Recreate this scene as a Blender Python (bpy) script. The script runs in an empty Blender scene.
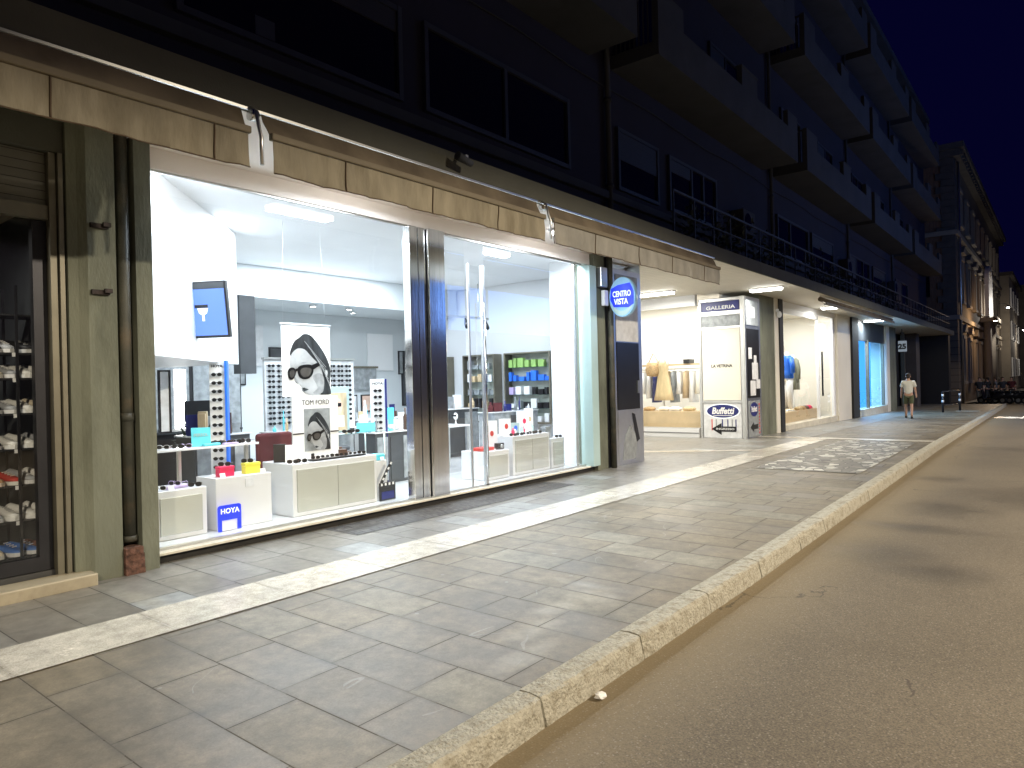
import bpy, bmesh, math, random
from mathutils import Vector, Matrix
random.seed(7)
C = bpy.context.scene.collection
R = math.radians
SC = bpy.context.scene

# ------------------------------------------------------------------ camera
F, W, H = 690.0, 1024, 768
CAM = Vector((0, 0, 1.6))
def cam_matrix(vp=(1063, 370), roll=.0245):
    s = Vector((vp[0]-512, 384-vp[1], F)).normalized()
    u = Vector((-roll, 1.0, 0)); u.z = -(s.x*u.x+s.y*u.y)/s.z; u.normalize()
    e = -(s.cross(u))
    if e.x < 0: e = -e
    return Matrix((e, s, u))
MC = cam_matrix()
def ray(x, y): return MC @ Vector((x-512, 384-y, F))
def onx(x, y, X):
    d = ray(x, y); return CAM + d*((X-CAM.x)/d.x)
def ony(x, y, Y):
    d = ray(x, y); return CAM + d*((Y-CAM.y)/d.y)
def onz(x, y, Z=0.0):
    d = ray(x, y); return CAM + d*((Z-CAM.z)/d.z)
cd = bpy.data.cameras.new('camera'); cam = bpy.data.objects.new('camera', cd); C.objects.link(cam)
cd.sensor_width = 36; cd.lens = F/W*36; cd.clip_end = 2000; cd.clip_start = .05
r_, u_, f_ = MC@Vector((1,0,0)), MC@Vector((0,1,0)), MC@Vector((0,0,1))
cam.matrix_world = Matrix.Translation(CAM) @ Matrix((r_, u_, -f_)).transposed().to_4x4()
SC.camera = cam

# ------------------------------------------------------------------ materials
def G(Y): return -0.0095*max(0.0, min(Y, 90)-18)          # the street falls gently away
def nt(name):
    m = bpy.data.materials.new(name); m.use_nodes = True
    t = m.node_tree; return m, t, t.nodes['Principled BSDF']
def N(t, typ, **kw):
    n = t.nodes.new(typ)
    for k, v in kw.items(): setattr(n, k, v)
    return n
def mat(name, col, rough=.6, metal=0, var=.12, scale=6, bump=.0, bscale=60, spec=.5, dirt=None, dirt_amt=.5, dirt_scale=1.5, stretch=(1,1,1), emit=0, ecol=None):
    """procedural surface: base colour broken up by two noises, optional second (dirt) colour and bump"""
    m, t, b = nt(name)
    b.inputs['Roughness'].default_value = rough; b.inputs['Metallic'].default_value = metal
    b.inputs['Specular IOR Level'].default_value = spec
    tc = N(t, 'ShaderNodeTexCoord'); mp = N(t, 'ShaderNodeMapping'); mp.inputs['Scale'].default_value = stretch
    t.links.new(tc.outputs['Object'], mp.inputs['Vector'])
    n1 = N(t, 'ShaderNodeTexNoise'); n1.inputs['Scale'].default_value = scale; n1.inputs['Detail'].default_value = 6
    t.links.new(mp.outputs[0], n1.inputs['Vector'])
    rp = N(t, 'ShaderNodeValToRGB'); rp.color_ramp.elements[0].position = .3; rp.color_ramp.elements[1].position = .7
    lo = [max(0, c*(1-var)) for c in col]; hi = [min(1, c*(1+var)) for c in col]
    rp.color_ramp.elements[0].color = (*lo, 1); rp.color_ramp.elements[1].color = (*hi, 1)
    t.links.new(n1.outputs['Fac'], rp.inputs[0]); out = rp.outputs[0]
    if dirt:
        n2 = N(t, 'ShaderNodeTexNoise'); n2.inputs['Scale'].default_value = dirt_scale; n2.inputs['Detail'].default_value = 8; n2.inputs['Roughness'].default_value = .65
        t.links.new(mp.outputs[0], n2.inputs['Vector'])
        r2 = N(t, 'ShaderNodeValToRGB'); r2.color_ramp.elements[0].position = .48; r2.color_ramp.elements[1].position = .68
        r2.color_ramp.elements[1].color = (dirt_amt,)*3+(1,)
        t.links.new(n2.outputs['Fac'], r2.inputs[0])
        mx = N(t, 'ShaderNodeMixRGB'); t.links.new(r2.outputs[0], mx.inputs[0]); t.links.new(out, mx.inputs[1]); mx.inputs[2].default_value = (*dirt, 1)
        out = mx.outputs[0]
    t.links.new(out, b.inputs['Base Color'])
    if bump:
        n3 = N(t, 'ShaderNodeTexNoise'); n3.inputs['Scale'].default_value = bscale; n3.inputs['Detail'].default_value = 4
        t.links.new(mp.outputs[0], n3.inputs['Vector'])
        bp = N(t, 'ShaderNodeBump'); bp.inputs['Strength'].default_value = bump; bp.inputs['Distance'].default_value = .02
        t.links.new(n3.outputs['Fac'], bp.inputs['Height']); t.links.new(bp.outputs[0], b.inputs['Normal'])
    if emit:
        b.inputs['Emission Color'].default_value = (*(ecol or col), 1); b.inputs['Emission Strength'].default_value = emit
    return m
def M_(t, op, a, b=None, c=None):
    n = N(t, 'ShaderNodeMath', operation=op)
    for i, v in enumerate((a, b, c)):
        if v is None: continue
        if isinstance(v, (int, float)): n.inputs[i].default_value = v
        else: t.links.new(v, n.inputs[i])
    return n.outputs[0]
def slab_mat(name, colA, colB, row, length, phase, rough, jointcol, jw=.006, tintvar=.35, speck=0, patch=None, along_y=False, crack=True, tile_rough=.12):
    m, t, b = nt(name)
    tc = N(t, 'ShaderNodeTexCoord'); sp = N(t, 'ShaderNodeSeparateXYZ'); t.links.new(tc.outputs['Object'], sp.inputs[0])
    x, y = sp.outputs[0], sp.outputs[1]
    if along_y: x, y = y, x
    # rows run across the pavement, each with its own stagger and slab length
    yy = M_(t, 'DIVIDE', M_(t, 'SUBTRACT', y, phase), row)
    ri = M_(t, 'FLOOR', yy); fy = M_(t, 'FRACT', yy)
    wn = N(t, 'ShaderNodeTexWhiteNoise', noise_dimensions='1D'); t.links.new(ri, wn.inputs['W'])
    wn2 = N(t, 'ShaderNodeTexWhiteNoise', noise_dimensions='1D'); t.links.new(M_(t, 'ADD', ri, 31.7), wn2.inputs['W'])
    ln = M_(t, 'MULTIPLY', M_(t, 'ADD', M_(t, 'MULTIPLY', wn2.outputs['Value'], .5), .75), length)
    xx = M_(t, 'ADD', M_(t, 'DIVIDE', x, ln), M_(t, 'MULTIPLY', wn.outputs['Value'], 7))
    ci = M_(t, 'FLOOR', xx); fx = M_(t, 'FRACT', xx)
    ex = M_(t, 'MULTIPLY', M_(t, 'SUBTRACT', .5, M_(t, 'ABSOLUTE', M_(t, 'SUBTRACT', fx, .5))), ln)
    ey = M_(t, 'MULTIPLY', M_(t, 'SUBTRACT', .5, M_(t, 'ABSOLUTE', M_(t, 'SUBTRACT', fy, .5))), row)
    ed = M_(t, 'MINIMUM', ex, ey)
    nj = N(t, 'ShaderNodeTexNoise'); nj.inputs['Scale'].default_value = 2.2; nj.inputs['Detail'].default_value = 5
    t.links.new(tc.outputs['Object'], nj.inputs['Vector'])
    jwv = M_(t, 'MULTIPLY', M_(t, 'ADD', nj.outputs['Fac'], .1), jw*1.6)
    joint = M_(t, 'MULTIPLY', M_(t, 'LESS_THAN', ed, jwv), M_(t, 'MINIMUM', 1.0, M_(t, 'ADD', M_(t, 'MULTIPLY', M_(t, 'GREATER_THAN', nj.outputs['Fac'], .47), .6), .4)))
    cx = N(t, 'ShaderNodeCombineXYZ'); t.links.new(ci, cx.inputs[0]); t.links.new(ri, cx.inputs[1])
    wt = N(t, 'ShaderNodeTexWhiteNoise', noise_dimensions='2D'); t.links.new(cx.outputs[0], wt.inputs['Vector'])
    rp = N(t, 'ShaderNodeValToRGB'); rp.color_ramp.elements[0].color = (*colA, 1); rp.color_ramp.elements[1].color = (*colB, 1)
    e = rp.color_ramp.elements.new(.8); e.color = (*[a*.55+b_*.45 for a, b_ in zip(colA, colB)], 1)
    rp.color_ramp.elements[-1].color = (*[c*k_ for c, k_ in zip(colB, (1.12, 1.2, 1.3))], 1) if crack else (*colB, 1)
    t.links.new(wt.outputs['Value'], rp.inputs[0])
    ns = N(t, 'ShaderNodeTexNoise'); ns.inputs['Scale'].default_value = 1.1; ns.inputs['Detail'].default_value = 9; ns.inputs['Roughness'].default_value = .68
    t.links.new(tc.outputs['Object'], ns.inputs['Vector'])
    mr = N(t, 'ShaderNodeMapRange'); mr.inputs['From Min'].default_value = .3; mr.inputs['From Max'].default_value = .7
    mr.inputs['To Min'].default_value = 1-tintvar; mr.inputs['To Max'].default_value = 1+tintvar
    t.links.new(ns.outputs['Fac'], mr.inputs['Value'])
    ml = N(t, 'ShaderNodeVectorMath', operation='SCALE'); t.links.new(rp.outputs[0], ml.inputs[0]); t.links.new(mr.outputs[0], ml.inputs['Scale'])
    col = ml.outputs[0]
    nf = N(t, 'ShaderNodeTexNoise'); nf.inputs['Scale'].default_value = 130; nf.inputs['Detail'].default_value = 3
    t.links.new(tc.outputs['Object'], nf.inputs['Vector'])
    if speck:
        r3 = N(t, 'ShaderNodeMapRange'); r3.inputs['From Min'].default_value = .35; r3.inputs['From Max'].default_value = .65
        r3.inputs['To Min'].default_value = 1-speck; r3.inputs['To Max'].default_value = 1+speck; t.links.new(nf.outputs['Fac'], r3.inputs['Value'])
        m3 = N(t, 'ShaderNodeVectorMath', operation='SCALE'); t.links.new(col, m3.inputs[0]); t.links.new(r3.outputs[0], m3.inputs['Scale']); col = m3.outputs[0]
    if crack:   # pale scratches and chewing gum spots worn into the stone
        vo = N(t, 'ShaderNodeTexVoronoi'); vo.inputs['Scale'].default_value = 2.6; vo.inputs['Randomness'].default_value = 1
        t.links.new(tc.outputs['Object'], vo.inputs['Vector'])
        g = M_(t, 'LESS_THAN', vo.outputs['Distance'], .045)
        g = M_(t, 'MULTIPLY', g, .45)
        mg = N(t, 'ShaderNodeMixRGB'); t.links.new(g, mg.inputs[0]); t.links.new(col, mg.inputs[1]); mg.inputs[2].default_value = (.30, .29, .26, 1); col = mg.outputs[0]
        vd = N(t, 'ShaderNodeTexVoronoi'); vd.inputs['Scale'].default_value = 1.9; mp = N(t, 'ShaderNodeMapping'); mp.inputs['Location'].default_value = (3.3, 8.1, 0)
        t.links.new(tc.outputs['Object'], mp.inputs[0]); t.links.new(mp.outputs[0], vd.inputs['Vector'])
        g = M_(t, 'MULTIPLY', M_(t, 'LESS_THAN', vd.outputs['Distance'], .03), .7)
        mg = N(t, 'ShaderNodeMixRGB'); t.links.new(g, mg.inputs[0]); t.links.new(col, mg.inputs[1]); mg.inputs[2].default_value = (.03, .028, .025, 1); col = mg.outputs[0]
        nn_ = N(t, 'ShaderNodeTexNoise'); nn_.inputs['Scale'].default_value = 4; nn_.inputs['Detail'].default_value = 7; t.links.new(tc.outputs['Object'], nn_.inputs['Vector']); tot = None
        for cx_, cy_, rx_, ry_ in ((-2.75,4.35,.22,.16),(-2.85,4.0,.13,.26),(-2.72,3.6,.12,.3),(-2.5,3.2,.10,.3),(-2.95,4.6,.3,.07),(-5.6,2.35,.5,.1)):
            dx_ = M_(t, 'DIVIDE', M_(t, 'SUBTRACT', sp.outputs[0], cx_), rx_); dy_ = M_(t, 'DIVIDE', M_(t, 'SUBTRACT', sp.outputs[1], cy_), ry_)
            dd = M_(t, 'SQRT', M_(t, 'ADD', M_(t, 'MULTIPLY', dx_, dx_), M_(t, 'MULTIPLY', dy_, dy_))); dd = M_(t, 'ADD', dd, M_(t, 'MULTIPLY', M_(t, 'SUBTRACT', nn_.outputs['Fac'], .5), 1.8))
            mq = N(t, 'ShaderNodeMapRange'); mq.inputs['From Min'].default_value = 1.25; mq.inputs['From Max'].default_value = .2; t.links.new(dd, mq.inputs['Value'])
            tot = mq.outputs[0] if tot is None else M_(t, 'MAXIMUM', tot, mq.outputs[0])
        mg = N(t, 'ShaderNodeMixRGB'); t.links.new(M_(t, 'MULTIPLY', tot, .5), mg.inputs[0]); t.links.new(col, mg.inputs[1]); mg.inputs[2].default_value = (.36, .33, .26, 1); col = mg.outputs[0]
        ms = N(t, 'ShaderNodeTexNoise'); ms.inputs['Scale'].default_value = 1.4; ms.inputs['Detail'].default_value = 2; ms.inputs['Distortion'].default_value = 1.2
        mp = N(t, 'ShaderNodeMapping'); mp.inputs['Scale'].default_value = (1, .45, 1); mp.inputs['Location'].default_value = (5, 1.6, 0); t.links.new(tc.outputs['Object'], mp.inputs[0]); t.links.new(mp.outputs[0], ms.inputs['Vector'])
        d = M_(t, 'ABSOLUTE', M_(t, 'SUBTRACT', ms.outputs['Fac'], .5))
        s1 = M_(t, 'LESS_THAN', d, .0035)
        msk = N(t, 'ShaderNodeTexNoise'); msk.inputs['Scale'].default_value = 3.1; t.links.new(mp.outputs[0], msk.inputs['Vector'])
        s1 = M_(t, 'MULTIPLY', M_(t, 'MULTIPLY', s1, M_(t, 'GREATER_THAN', msk.outputs['Fac'], .58)), .32)
        mg = N(t, 'ShaderNodeMixRGB'); t.links.new(s1, mg.inputs[0]); t.links.new(col, mg.inputs[1]); mg.inputs[2].default_value = (.32, .31, .28, 1); col = mg.outputs[0]
    nd = N(t, 'ShaderNodeTexNoise'); nd.inputs['Scale'].default_value = 7; nd.inputs['Detail'].default_value = 8; nd.inputs['Roughness'].default_value = .75
    t.links.new(tc.outputs['Object'], nd.inputs['Vector'])
    md_ = N(t, 'ShaderNodeMapRange'); md_.inputs['From Min'].default_value = .3; md_.inputs['From Max'].default_value = .7; md_.inputs['To Min'].default_value = .68; md_.inputs['To Max'].default_value = 1.3; t.links.new(nd.outputs['Fac'], md_.inputs['Value'])
    gj = N(t, 'ShaderNodeMapRange'); gj.inputs['From Min'].default_value = 0; gj.inputs['From Max'].default_value = .035; gj.inputs['To Min'].default_value = .78; gj.inputs['To Max'].default_value = 1; t.links.new(ed, gj.inputs['Value'])
    mk = N(t, 'ShaderNodeVectorMath', operation='SCALE'); t.links.new(col, mk.inputs[0]); t.links.new(M_(t, 'MULTIPLY', md_.outputs[0], gj.outputs[0]), mk.inputs['Scale']); col = mk.outputs[0]
    mj = N(t, 'ShaderNodeMixRGB'); t.links.new(joint, mj.inputs[0]); t.links.new(col, mj.inputs[1]); mj.inputs[2].default_value = (*jointcol, 1)
    t.links.new(mj.outputs[0], b.inputs['Base Color'])
    rr = M_(t, 'ADD', M_(t, 'MULTIPLY', wt.outputs['Value'], tile_rough), M_(t, 'ADD', M_(t, 'MULTIPLY', ns.outputs['Fac'], .25), rough-.12))
    rr = M_(t, 'ADD', rr, M_(t, 'MULTIPLY', joint, .4)); t.links.new(rr, b.inputs['Roughness'])
    hh = M_(t, 'ADD', M_(t, 'MULTIPLY', joint, -1.0), M_(t, 'MULTIPLY', nf.outputs['Fac'], .12))
    bp = N(t, 'ShaderNodeBump'); bp.inputs['Strength'].default_value = .35; bp.inputs['Distance'].default_value = .006
    t.links.new(hh, bp.inputs['Height']); t.links.new(bp.outputs[0], b.inputs['Normal'])
    return m
def emit(name, col, s):
    m, t, b = nt(name); b.inputs['Base Color'].default_value = (*[c*.15 for c in col], 1)
    b.inputs['Emission Color'].default_value = (*col, 1); b.inputs['Emission Strength'].default_value = s
    b.inputs['Roughness'].default_value = .5; return m
def glass(name, tint=(1,1,1), refl=1.0, rough=0.0):
    m = bpy.data.materials.new(name); m.use_nodes = True; t = m.node_tree; t.nodes.clear()
    o = N(t, 'ShaderNodeOutputMaterial'); mx = N(t, 'ShaderNodeMixShader'); tr = N(t, 'ShaderNodeBsdfTransparent'); gl = N(t, 'ShaderNodeBsdfGlossy')
    tr.inputs[0].default_value = (*tint, 1); gl.inputs['Roughness'].default_value = rough; gl.inputs[0].default_value = (1, 1, 1, 1)
    ge = N(t, 'ShaderNodeNewGeometry'); dp = N(t, 'ShaderNodeVectorMath', operation='DOT_PRODUCT'); t.links.new(ge.outputs['Normal'], dp.inputs[0]); t.links.new(ge.outputs['Incoming'], dp.inputs[1])
    fr = M_(t, 'MULTIPLY_ADD', M_(t, 'POWER', M_(t, 'SUBTRACT', 1.0, M_(t, 'ABSOLUTE', dp.outputs['Value'])), 5), .9, .045)
    k = M_(t, 'MULTIPLY', fr, refl); t.links.new(k, mx.inputs[0])
    t.links.new(tr.outputs[0], mx.inputs[1]); t.links.new(gl.outputs[0], mx.inputs[2]); t.links.new(mx.outputs[0], o.inputs[0]); return m

K = {}
K['marble'] = slab_mat('cream_marble_strip', (.53,.49,.41), (.62,.58,.50), .92, 3.0, .35, .20, (.20,.17,.12), jw=.004, tintvar=.10, speck=.16, crack=False)
K['slab_out'] = slab_mat('grey_stone_slabs', (.150,.122,.080), (.190,.162,.115), .39, .74, 1.68, .42, (.065,.053,.036), jw=.0034, tintvar=.42, tile_rough=.16, speck=.10)
K['slab_in'] = slab_mat('grey_stone_slabs_by_wall', (.18,.165,.14), (.235,.225,.20), .39, .76, 2.25, .32, (.07,.063,.052), jw=.0036, tintvar=.2, tile_rough=.12)
K['cobble'] = slab_mat('small_stone_setts', (.06,.055,.05), (.12,.11,.10), .075, .11, 0, .5, (.02,.02,.02), jw=.004, tintvar=.3, crack=False, along_y=True)
K['kerbstone'] = mat('kerb_stone', (.43,.405,.33), .85, var=.18, scale=40, bump=1.0, bscale=60, dirt=(.20,.17,.11), dirt_amt=.7, dirt_scale=13)
K['green_conc'] = mat('green_painted_concrete', (.165,.175,.13), .8, var=.2, scale=2.4, bump=.3, bscale=35, dirt=(.06,.064,.042), dirt_amt=.7, dirt_scale=1.6, stretch=(1,1,.35))
K['pipe'] = mat('old_grey_green_pipe', (.05,.05,.036), .6, var=.3, scale=5, dirt=(.16,.11,.06), dirt_amt=.5, dirt_scale=3, bump=.2)
K['brick_base'] = mat('broken_brick', (.13,.065,.045), .9, var=.6, scale=22, bump=.8, bscale=30)
K['rust_bracket'] = mat('rusty_iron', (.04,.03,.028), .7, metal=.5, var=.4, scale=30)
K['fascia'] = mat('canopy_fascia_plaster', (.10,.102,.082), .85, var=.12, scale=2, dirt=(.05,.047,.038), dirt_amt=.4, dirt_scale=1, bump=.15)
K['soffit'] = None
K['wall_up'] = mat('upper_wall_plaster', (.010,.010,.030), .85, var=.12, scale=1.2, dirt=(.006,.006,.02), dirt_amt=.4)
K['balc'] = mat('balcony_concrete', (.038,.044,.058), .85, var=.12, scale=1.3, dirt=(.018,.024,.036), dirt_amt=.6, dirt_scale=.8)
K['canvas'] = mat('beige_awning_canvas', (.265,.235,.17), .85, var=.24, scale=5, bump=1.0, bscale=9, dirt=(.14,.115,.07), dirt_amt=.7, dirt_scale=3, stretch=(1,1,.28))
K['canvas_top'] = mat('dirty_awning_canvas', (.15,.12,.08), .85, var=.35, scale=1.6, dirt=(.08,.06,.04), dirt_amt=.8, dirt_scale=1.1, bump=.4, bscale=5)
K['seam'] = mat('awning_seam', (.09,.06,.035), .8)
K['alu'] = mat('aluminium', (.62,.62,.60), .35, metal=1, var=.05)
K['steel'] = mat('brushed_stainless', (.66,.67,.68), .13, metal=1, var=.10, scale=30, stretch=(1,1,.02), bump=.04, bscale=80)
K['dark_metal'] = mat('dark_window_frame', (.035,.035,.04), .4, metal=.6)
K['bronze'] = mat('bronze_anodised_frame', (.19,.175,.13), .45, metal=.4, var=.1)
K['white'] = mat('white_paint', (.82,.83,.84), .55, var=.03, scale=1)
K['white_gloss'] = mat('white_gloss_laminate', (.70,.70,.70), .18, var=.03, scale=1)
K['cream_wall'] = mat('cream_wall', (.80,.76,.66), .6, var=.03, scale=1)
K['pinkish'] = mat('pale_plaster_header', (.90,.83,.78), .6, var=.04, scale=1.5)
K['grey_wall'] = mat('blue_grey_wall', (.64,.68,.70), .6, var=.03, scale=1)
K['beige_panel'] = mat('champagne_panel', (.52,.52,.46), .25, metal=.2, var=.06, scale=1.5)
K['grey_dark'] = mat('dark_grey_panel', (.055,.06,.065), .5)
K['sill'] = mat('pale_marble_sill', (.70,.66,.55), .25, var=.08, scale=8, dirt=(.45,.41,.32), dirt_amt=.5)
K['kick'] = mat('shade_dark_plinth', (.018,.016,.013), .7, var=.4, scale=9)  # near-black colour paints the shaded gap below the sill
K['shopfloor'] = mat('polished_pale_floor', (.66,.66,.65), .12, var=.04, scale=2)
K['darkfloor'] = mat('dark_floor', (.06,.06,.06), .4)
K['black'] = mat('black_plastic', (.012,.012,.014), .3)
K['blackm'] = mat('black_matt', (.015,.015,.017), .7)
K['glass'] = glass('shop_glass', (.97,.985,.98), 1.0)
K['glass_veil'] = glass('coated_shop_glass', (.95,.975,.99), 2.6)
K['glass_dark'] = glass('far_window_glass', (.35,.38,.42), 1.2)
K['acryl'] = glass('clear_shelf_glass', (.82,.93,.92), 1.3)
K['frame_up'] = mat('grey_upper_window_frame', (.022,.026,.045), .6)
K['win_dark'] = mat('unlit_window_pane', (.006,.006,.009), .12, var=.02)
K['teal_glass'] = mat('pale_green_enamel', (.42,.56,.55), .25, var=.06, scale=2)
K['wood'] = mat('pale_wood', (.62,.46,.27), .4, var=.1, scale=3, stretch=(1,8,1))
K['wood_orange'] = mat('orange_wood_edge', (.65,.33,.12), .5)
K['dkwood'] = mat('dark_leather_brown', (.08,.04,.025), .5)
K['leaf'] = mat('plant_leaf', (.03,.06,.03), .5, var=.3)
K['blue'] = mat('bright_blue', (.02,.16,.75), .4)
K['navy'] = mat('navy_blue', (.015,.02,.15), .4)
K['cyan'] = mat('cyan_card', (.12,.62,.72), .4)
K['pink'] = mat('magenta_box', (.75,.02,.10), .4)
K['yellow'] = mat('yellow_box', (.80,.75,.08), .4)
K['red'] = mat('red_card', (.6,.04,.03), .45)
K['purple'] = mat('lilac_case', (.5,.4,.65), .45)
K['green'] = mat('lime_card', (.30,.50,.14), .45)
K['print_white'] = mat('printed_white_card', (.85,.85,.85), .4, var=.02)
K['print_grey'] = mat('printed_light_grey', (.70,.71,.72), .4, var=.14, scale=7)
K['print_mid'] = mat('printed_mid_grey', (.28,.30,.31), .4, var=.3, scale=9)
K['print_face'] = mat('printed_pale_skin_grey', (.40,.41,.42), .4, var=.22, scale=4)
K['print_soft'] = mat('printed_soft_grey', (.30,.31,.32), .4, var=.25, scale=12)
K['print_lens'] = mat('printed_lens_gradient', (.07,.065,.06), .3, var=.6, scale=3)
K['print_dark'] = mat('printed_dark_hair', (.022,.026,.03), .4, var=.8, scale=14, stretch=(1,1,.3))
K['print_black'] = mat('printed_black', (.006,.006,.007), .3)
K['print_blonde'] = mat('printed_blonde', (.55,.44,.28), .5, var=.3, scale=10, stretch=(1,1,.3))
K['print_skin'] = mat('printed_skin', (.72,.50,.40), .5, var=.1)
K['signblue'] = mat('sign_blue', (.008,.03,.40), .3, emit=.5, ecol=(.005,.02,.75))
K['signpale'] = mat('sign_pale_blue', (.20,.42,.62), .3, emit=.08, ecol=(.5,.75,.9))
K['signwhite'] = mat('sign_white_letters', (.85,.9,.9), .3, emit=.25, ecol=(.85,.95,.95))
K['asphalt'] = None
K['hair'] = mat('dark_brown_hair', (.03,.02,.014), .7, var=.3, scale=30)
K['skin'] = mat('skin', (.52,.32,.23), .55, var=.06)
K['tee'] = mat('off_white_cotton', (.70,.70,.62), .85, var=.05)
K['shorts'] = mat('olive_green_cotton', (.10,.115,.06), .85, var=.1)
K['shoe_dark'] = mat('dark_shoe', (.03,.028,.026), .6)
K['cloth_dark'] = mat('dark_cloth', (.03,.035,.045), .85)
K['cloth_grey'] = mat('grey_cloth', (.16,.17,.18), .85)
K['cloth_red'] = mat('maroon_cloth', (.09,.015,.018), .85)
K['brickwall'] = None
K['stone'] = mat('pale_carved_stone', (.30,.26,.21), .8, var=.15, scale=1.5, bump=.3, bscale=12, dirt=(.25,.21,.17), dirt_amt=.5)
K['stone_dark'] = mat('night_shaded_stone', (.10,.088,.08), .85, var=.2, scale=1.2, bump=.3, bscale=10)  # darker copy of the pale stone, night shade put into its colour

def stripes(name, a, b_, per, axis='Y', rough=.6):
    m, t, b = nt(name); tc = N(t, 'ShaderNodeTexCoord'); sp = N(t, 'ShaderNodeSeparateXYZ'); t.links.new(tc.outputs['Object'], sp.inputs[0])
    v = M_(t, 'FRACT', M_(t, 'DIVIDE', sp.outputs['XYZ'.index(axis)], per)); s = M_(t, 'LESS_THAN', v, .08)
    ns = N(t, 'ShaderNodeTexNoise'); ns.inputs['Scale'].default_value = 1.4; ns.inputs['Detail'].default_value = 5; t.links.new(tc.outputs['Object'], ns.inputs['Vector'])
    mm = N(t, 'ShaderNodeMixRGB'); mm.inputs[1].default_value = (*[c*.85 for c in a], 1); mm.inputs[2].default_value = (*[min(1, c*1.12) for c in a], 1); t.links.new(ns.outputs['Fac'], mm.inputs[0])
    mx = N(t, 'ShaderNodeMixRGB'); t.links.new(s, mx.inputs[0]); t.links.new(mm.outputs[0], mx.inputs[1]); mx.inputs[2].default_value = (*b_, 1)
    t.links.new(mx.outputs[0], b.inputs['Base Color']); b.inputs['Roughness'].default_value = rough
    bp = N(t, 'ShaderNodeBump'); bp.inputs['Strength'].default_value = .5; bp.inputs['Distance'].default_value = .01; t.links.new(M_(t, 'MULTIPLY', s, -1), bp.inputs['Height']); t.links.new(bp.outputs[0], b.inputs['Normal'])
    return m
K['soffit'] = stripes('boarded_canopy_soffit', (.66,.62,.53), (.42,.39,.32), .22)
K['shut_up'] = stripes('dark_roller_shutter', (.022,.023,.036), (.006,.006,.012), .06, 'Z', .6)
K['shutter'] = stripes('rolled_shutter_slats', (.16,.155,.13), (.03,.03,.03), .075, 'Z', .5)
K['ashlar'] = stripes('rusticated_stone', (.16,.13,.10), (.04,.03,.03), .42, 'Z', .85)
def asphalt():
    m, t, b = nt('worn_asphalt'); tc = N(t, 'ShaderNodeTexCoord')
    def no(s, d, r=.6, off=0, st=(1,1,1)):
        mp = N(t, 'ShaderNodeMapping'); mp.inputs['Location'].default_value = (off, off*.7, 0); mp.inputs['Scale'].default_value = st; t.links.new(tc.outputs['Object'], mp.inputs[0])
        n = N(t, 'ShaderNodeTexNoise'); n.inputs['Scale'].default_value = s; n.inputs['Detail'].default_value = d; n.inputs['Roughness'].default_value = r; t.links.new(mp.outputs[0], n.inputs['Vector']); return n.outputs['Fac']
    big = no(.35, 6, off=3); fine = no(95, 4, .75); mid = no(28, 4); wet = no(.55, 4, .5, 11.4, (1, .8, 1)); sp = no(60, 2, .5, 2)
    rp = N(t, 'ShaderNodeValToRGB'); rp.color_ramp.elements[0].position = .3; rp.color_ramp.elements[1].position = .7
    rp.color_ramp.elements[0].color = (.098,.080,.056,1); rp.color_ramp.elements[1].color = (.150,.124,.088,1); t.links.new(big, rp.inputs[0])
    r2 = N(t, 'ShaderNodeMapRange'); r2.inputs['From Min'].default_value = .3; r2.inputs['From Max'].default_value = .7; r2.inputs['To Min'].default_value = .4; r2.inputs['To Max'].default_value = 1.75
    t.links.new(fine, r2.inputs['Value'])
    s1 = N(t, 'ShaderNodeVectorMath', operation='SCALE'); t.links.new(rp.outputs[0], s1.inputs[0]); t.links.new(r2.outputs[0], s1.inputs['Scale'])
    # oil and water stains close to the kerb, each a soft ellipse of its own
    sx = N(t, 'ShaderNodeSeparateXYZ'); t.links.new(tc.outputs['Object'], sx.inputs[0])
    tot = None
    for cx, cy, rx, ry in ((-1.6,7.5,.55,.45),(-1.45,8.9,.62,.2),(-.9,7.0,.35,.3),(-.2,11.8,.9,.9),(-1.7,13.2,.35,.35),(.6,19,1.8,.7),(-1.2,10.4,.5,.6)):
        dx = M_(t, 'DIVIDE', M_(t, 'SUBTRACT', sx.outputs[0], cx), rx); dy = M_(t, 'DIVIDE', M_(t, 'SUBTRACT', sx.outputs[1], cy), ry)
        d = M_(t, 'SQRT', M_(t, 'ADD', M_(t, 'MULTIPLY', dx, dx), M_(t, 'MULTIPLY', dy, dy)))
        d = M_(t, 'ADD', d, M_(t, 'MULTIPLY', M_(t, 'SUBTRACT', no(3, 5, off=cx), .5), 1.6))
        mr = N(t, 'ShaderNodeMapRange'); mr.inputs['From Min'].default_value = 1.6; mr.inputs['From Max'].default_value = .2; t.links.new(d, mr.inputs['Value'])
        tot = mr.outputs[0] if tot is None else M_(t, 'MAXIMUM', tot, mr.outputs[0])
    tw = M_(t, 'MULTIPLY', tot, .45)
    mx = N(t, 'ShaderNodeMixRGB'); t.links.new(tw, mx.inputs[0]); t.links.new(s1.outputs[0], mx.inputs[1]); mx.inputs[2].default_value = (.022,.018,.014,1)
    # dusty ochre gutter along the kerb
    gd = M_(t, 'SUBTRACT', sx.outputs[0], -2.1); g = N(t, 'ShaderNodeMapRange'); g.inputs['From Min'].default_value = .75; g.inputs['From Max'].default_value = .1; t.links.new(M_(t, 'ADD', gd, M_(t, 'MULTIPLY', M_(t, 'SUBTRACT', mid, .5), .6)), g.inputs['Value'])
    mg = N(t, 'ShaderNodeMixRGB'); t.links.new(M_(t, 'MULTIPLY', g.outputs[0], .6), mg.inputs[0]); t.links.new(mx.outputs[0], mg.inputs[1]); mg.inputs[2].default_value = (.25,.195,.11,1)
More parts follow.
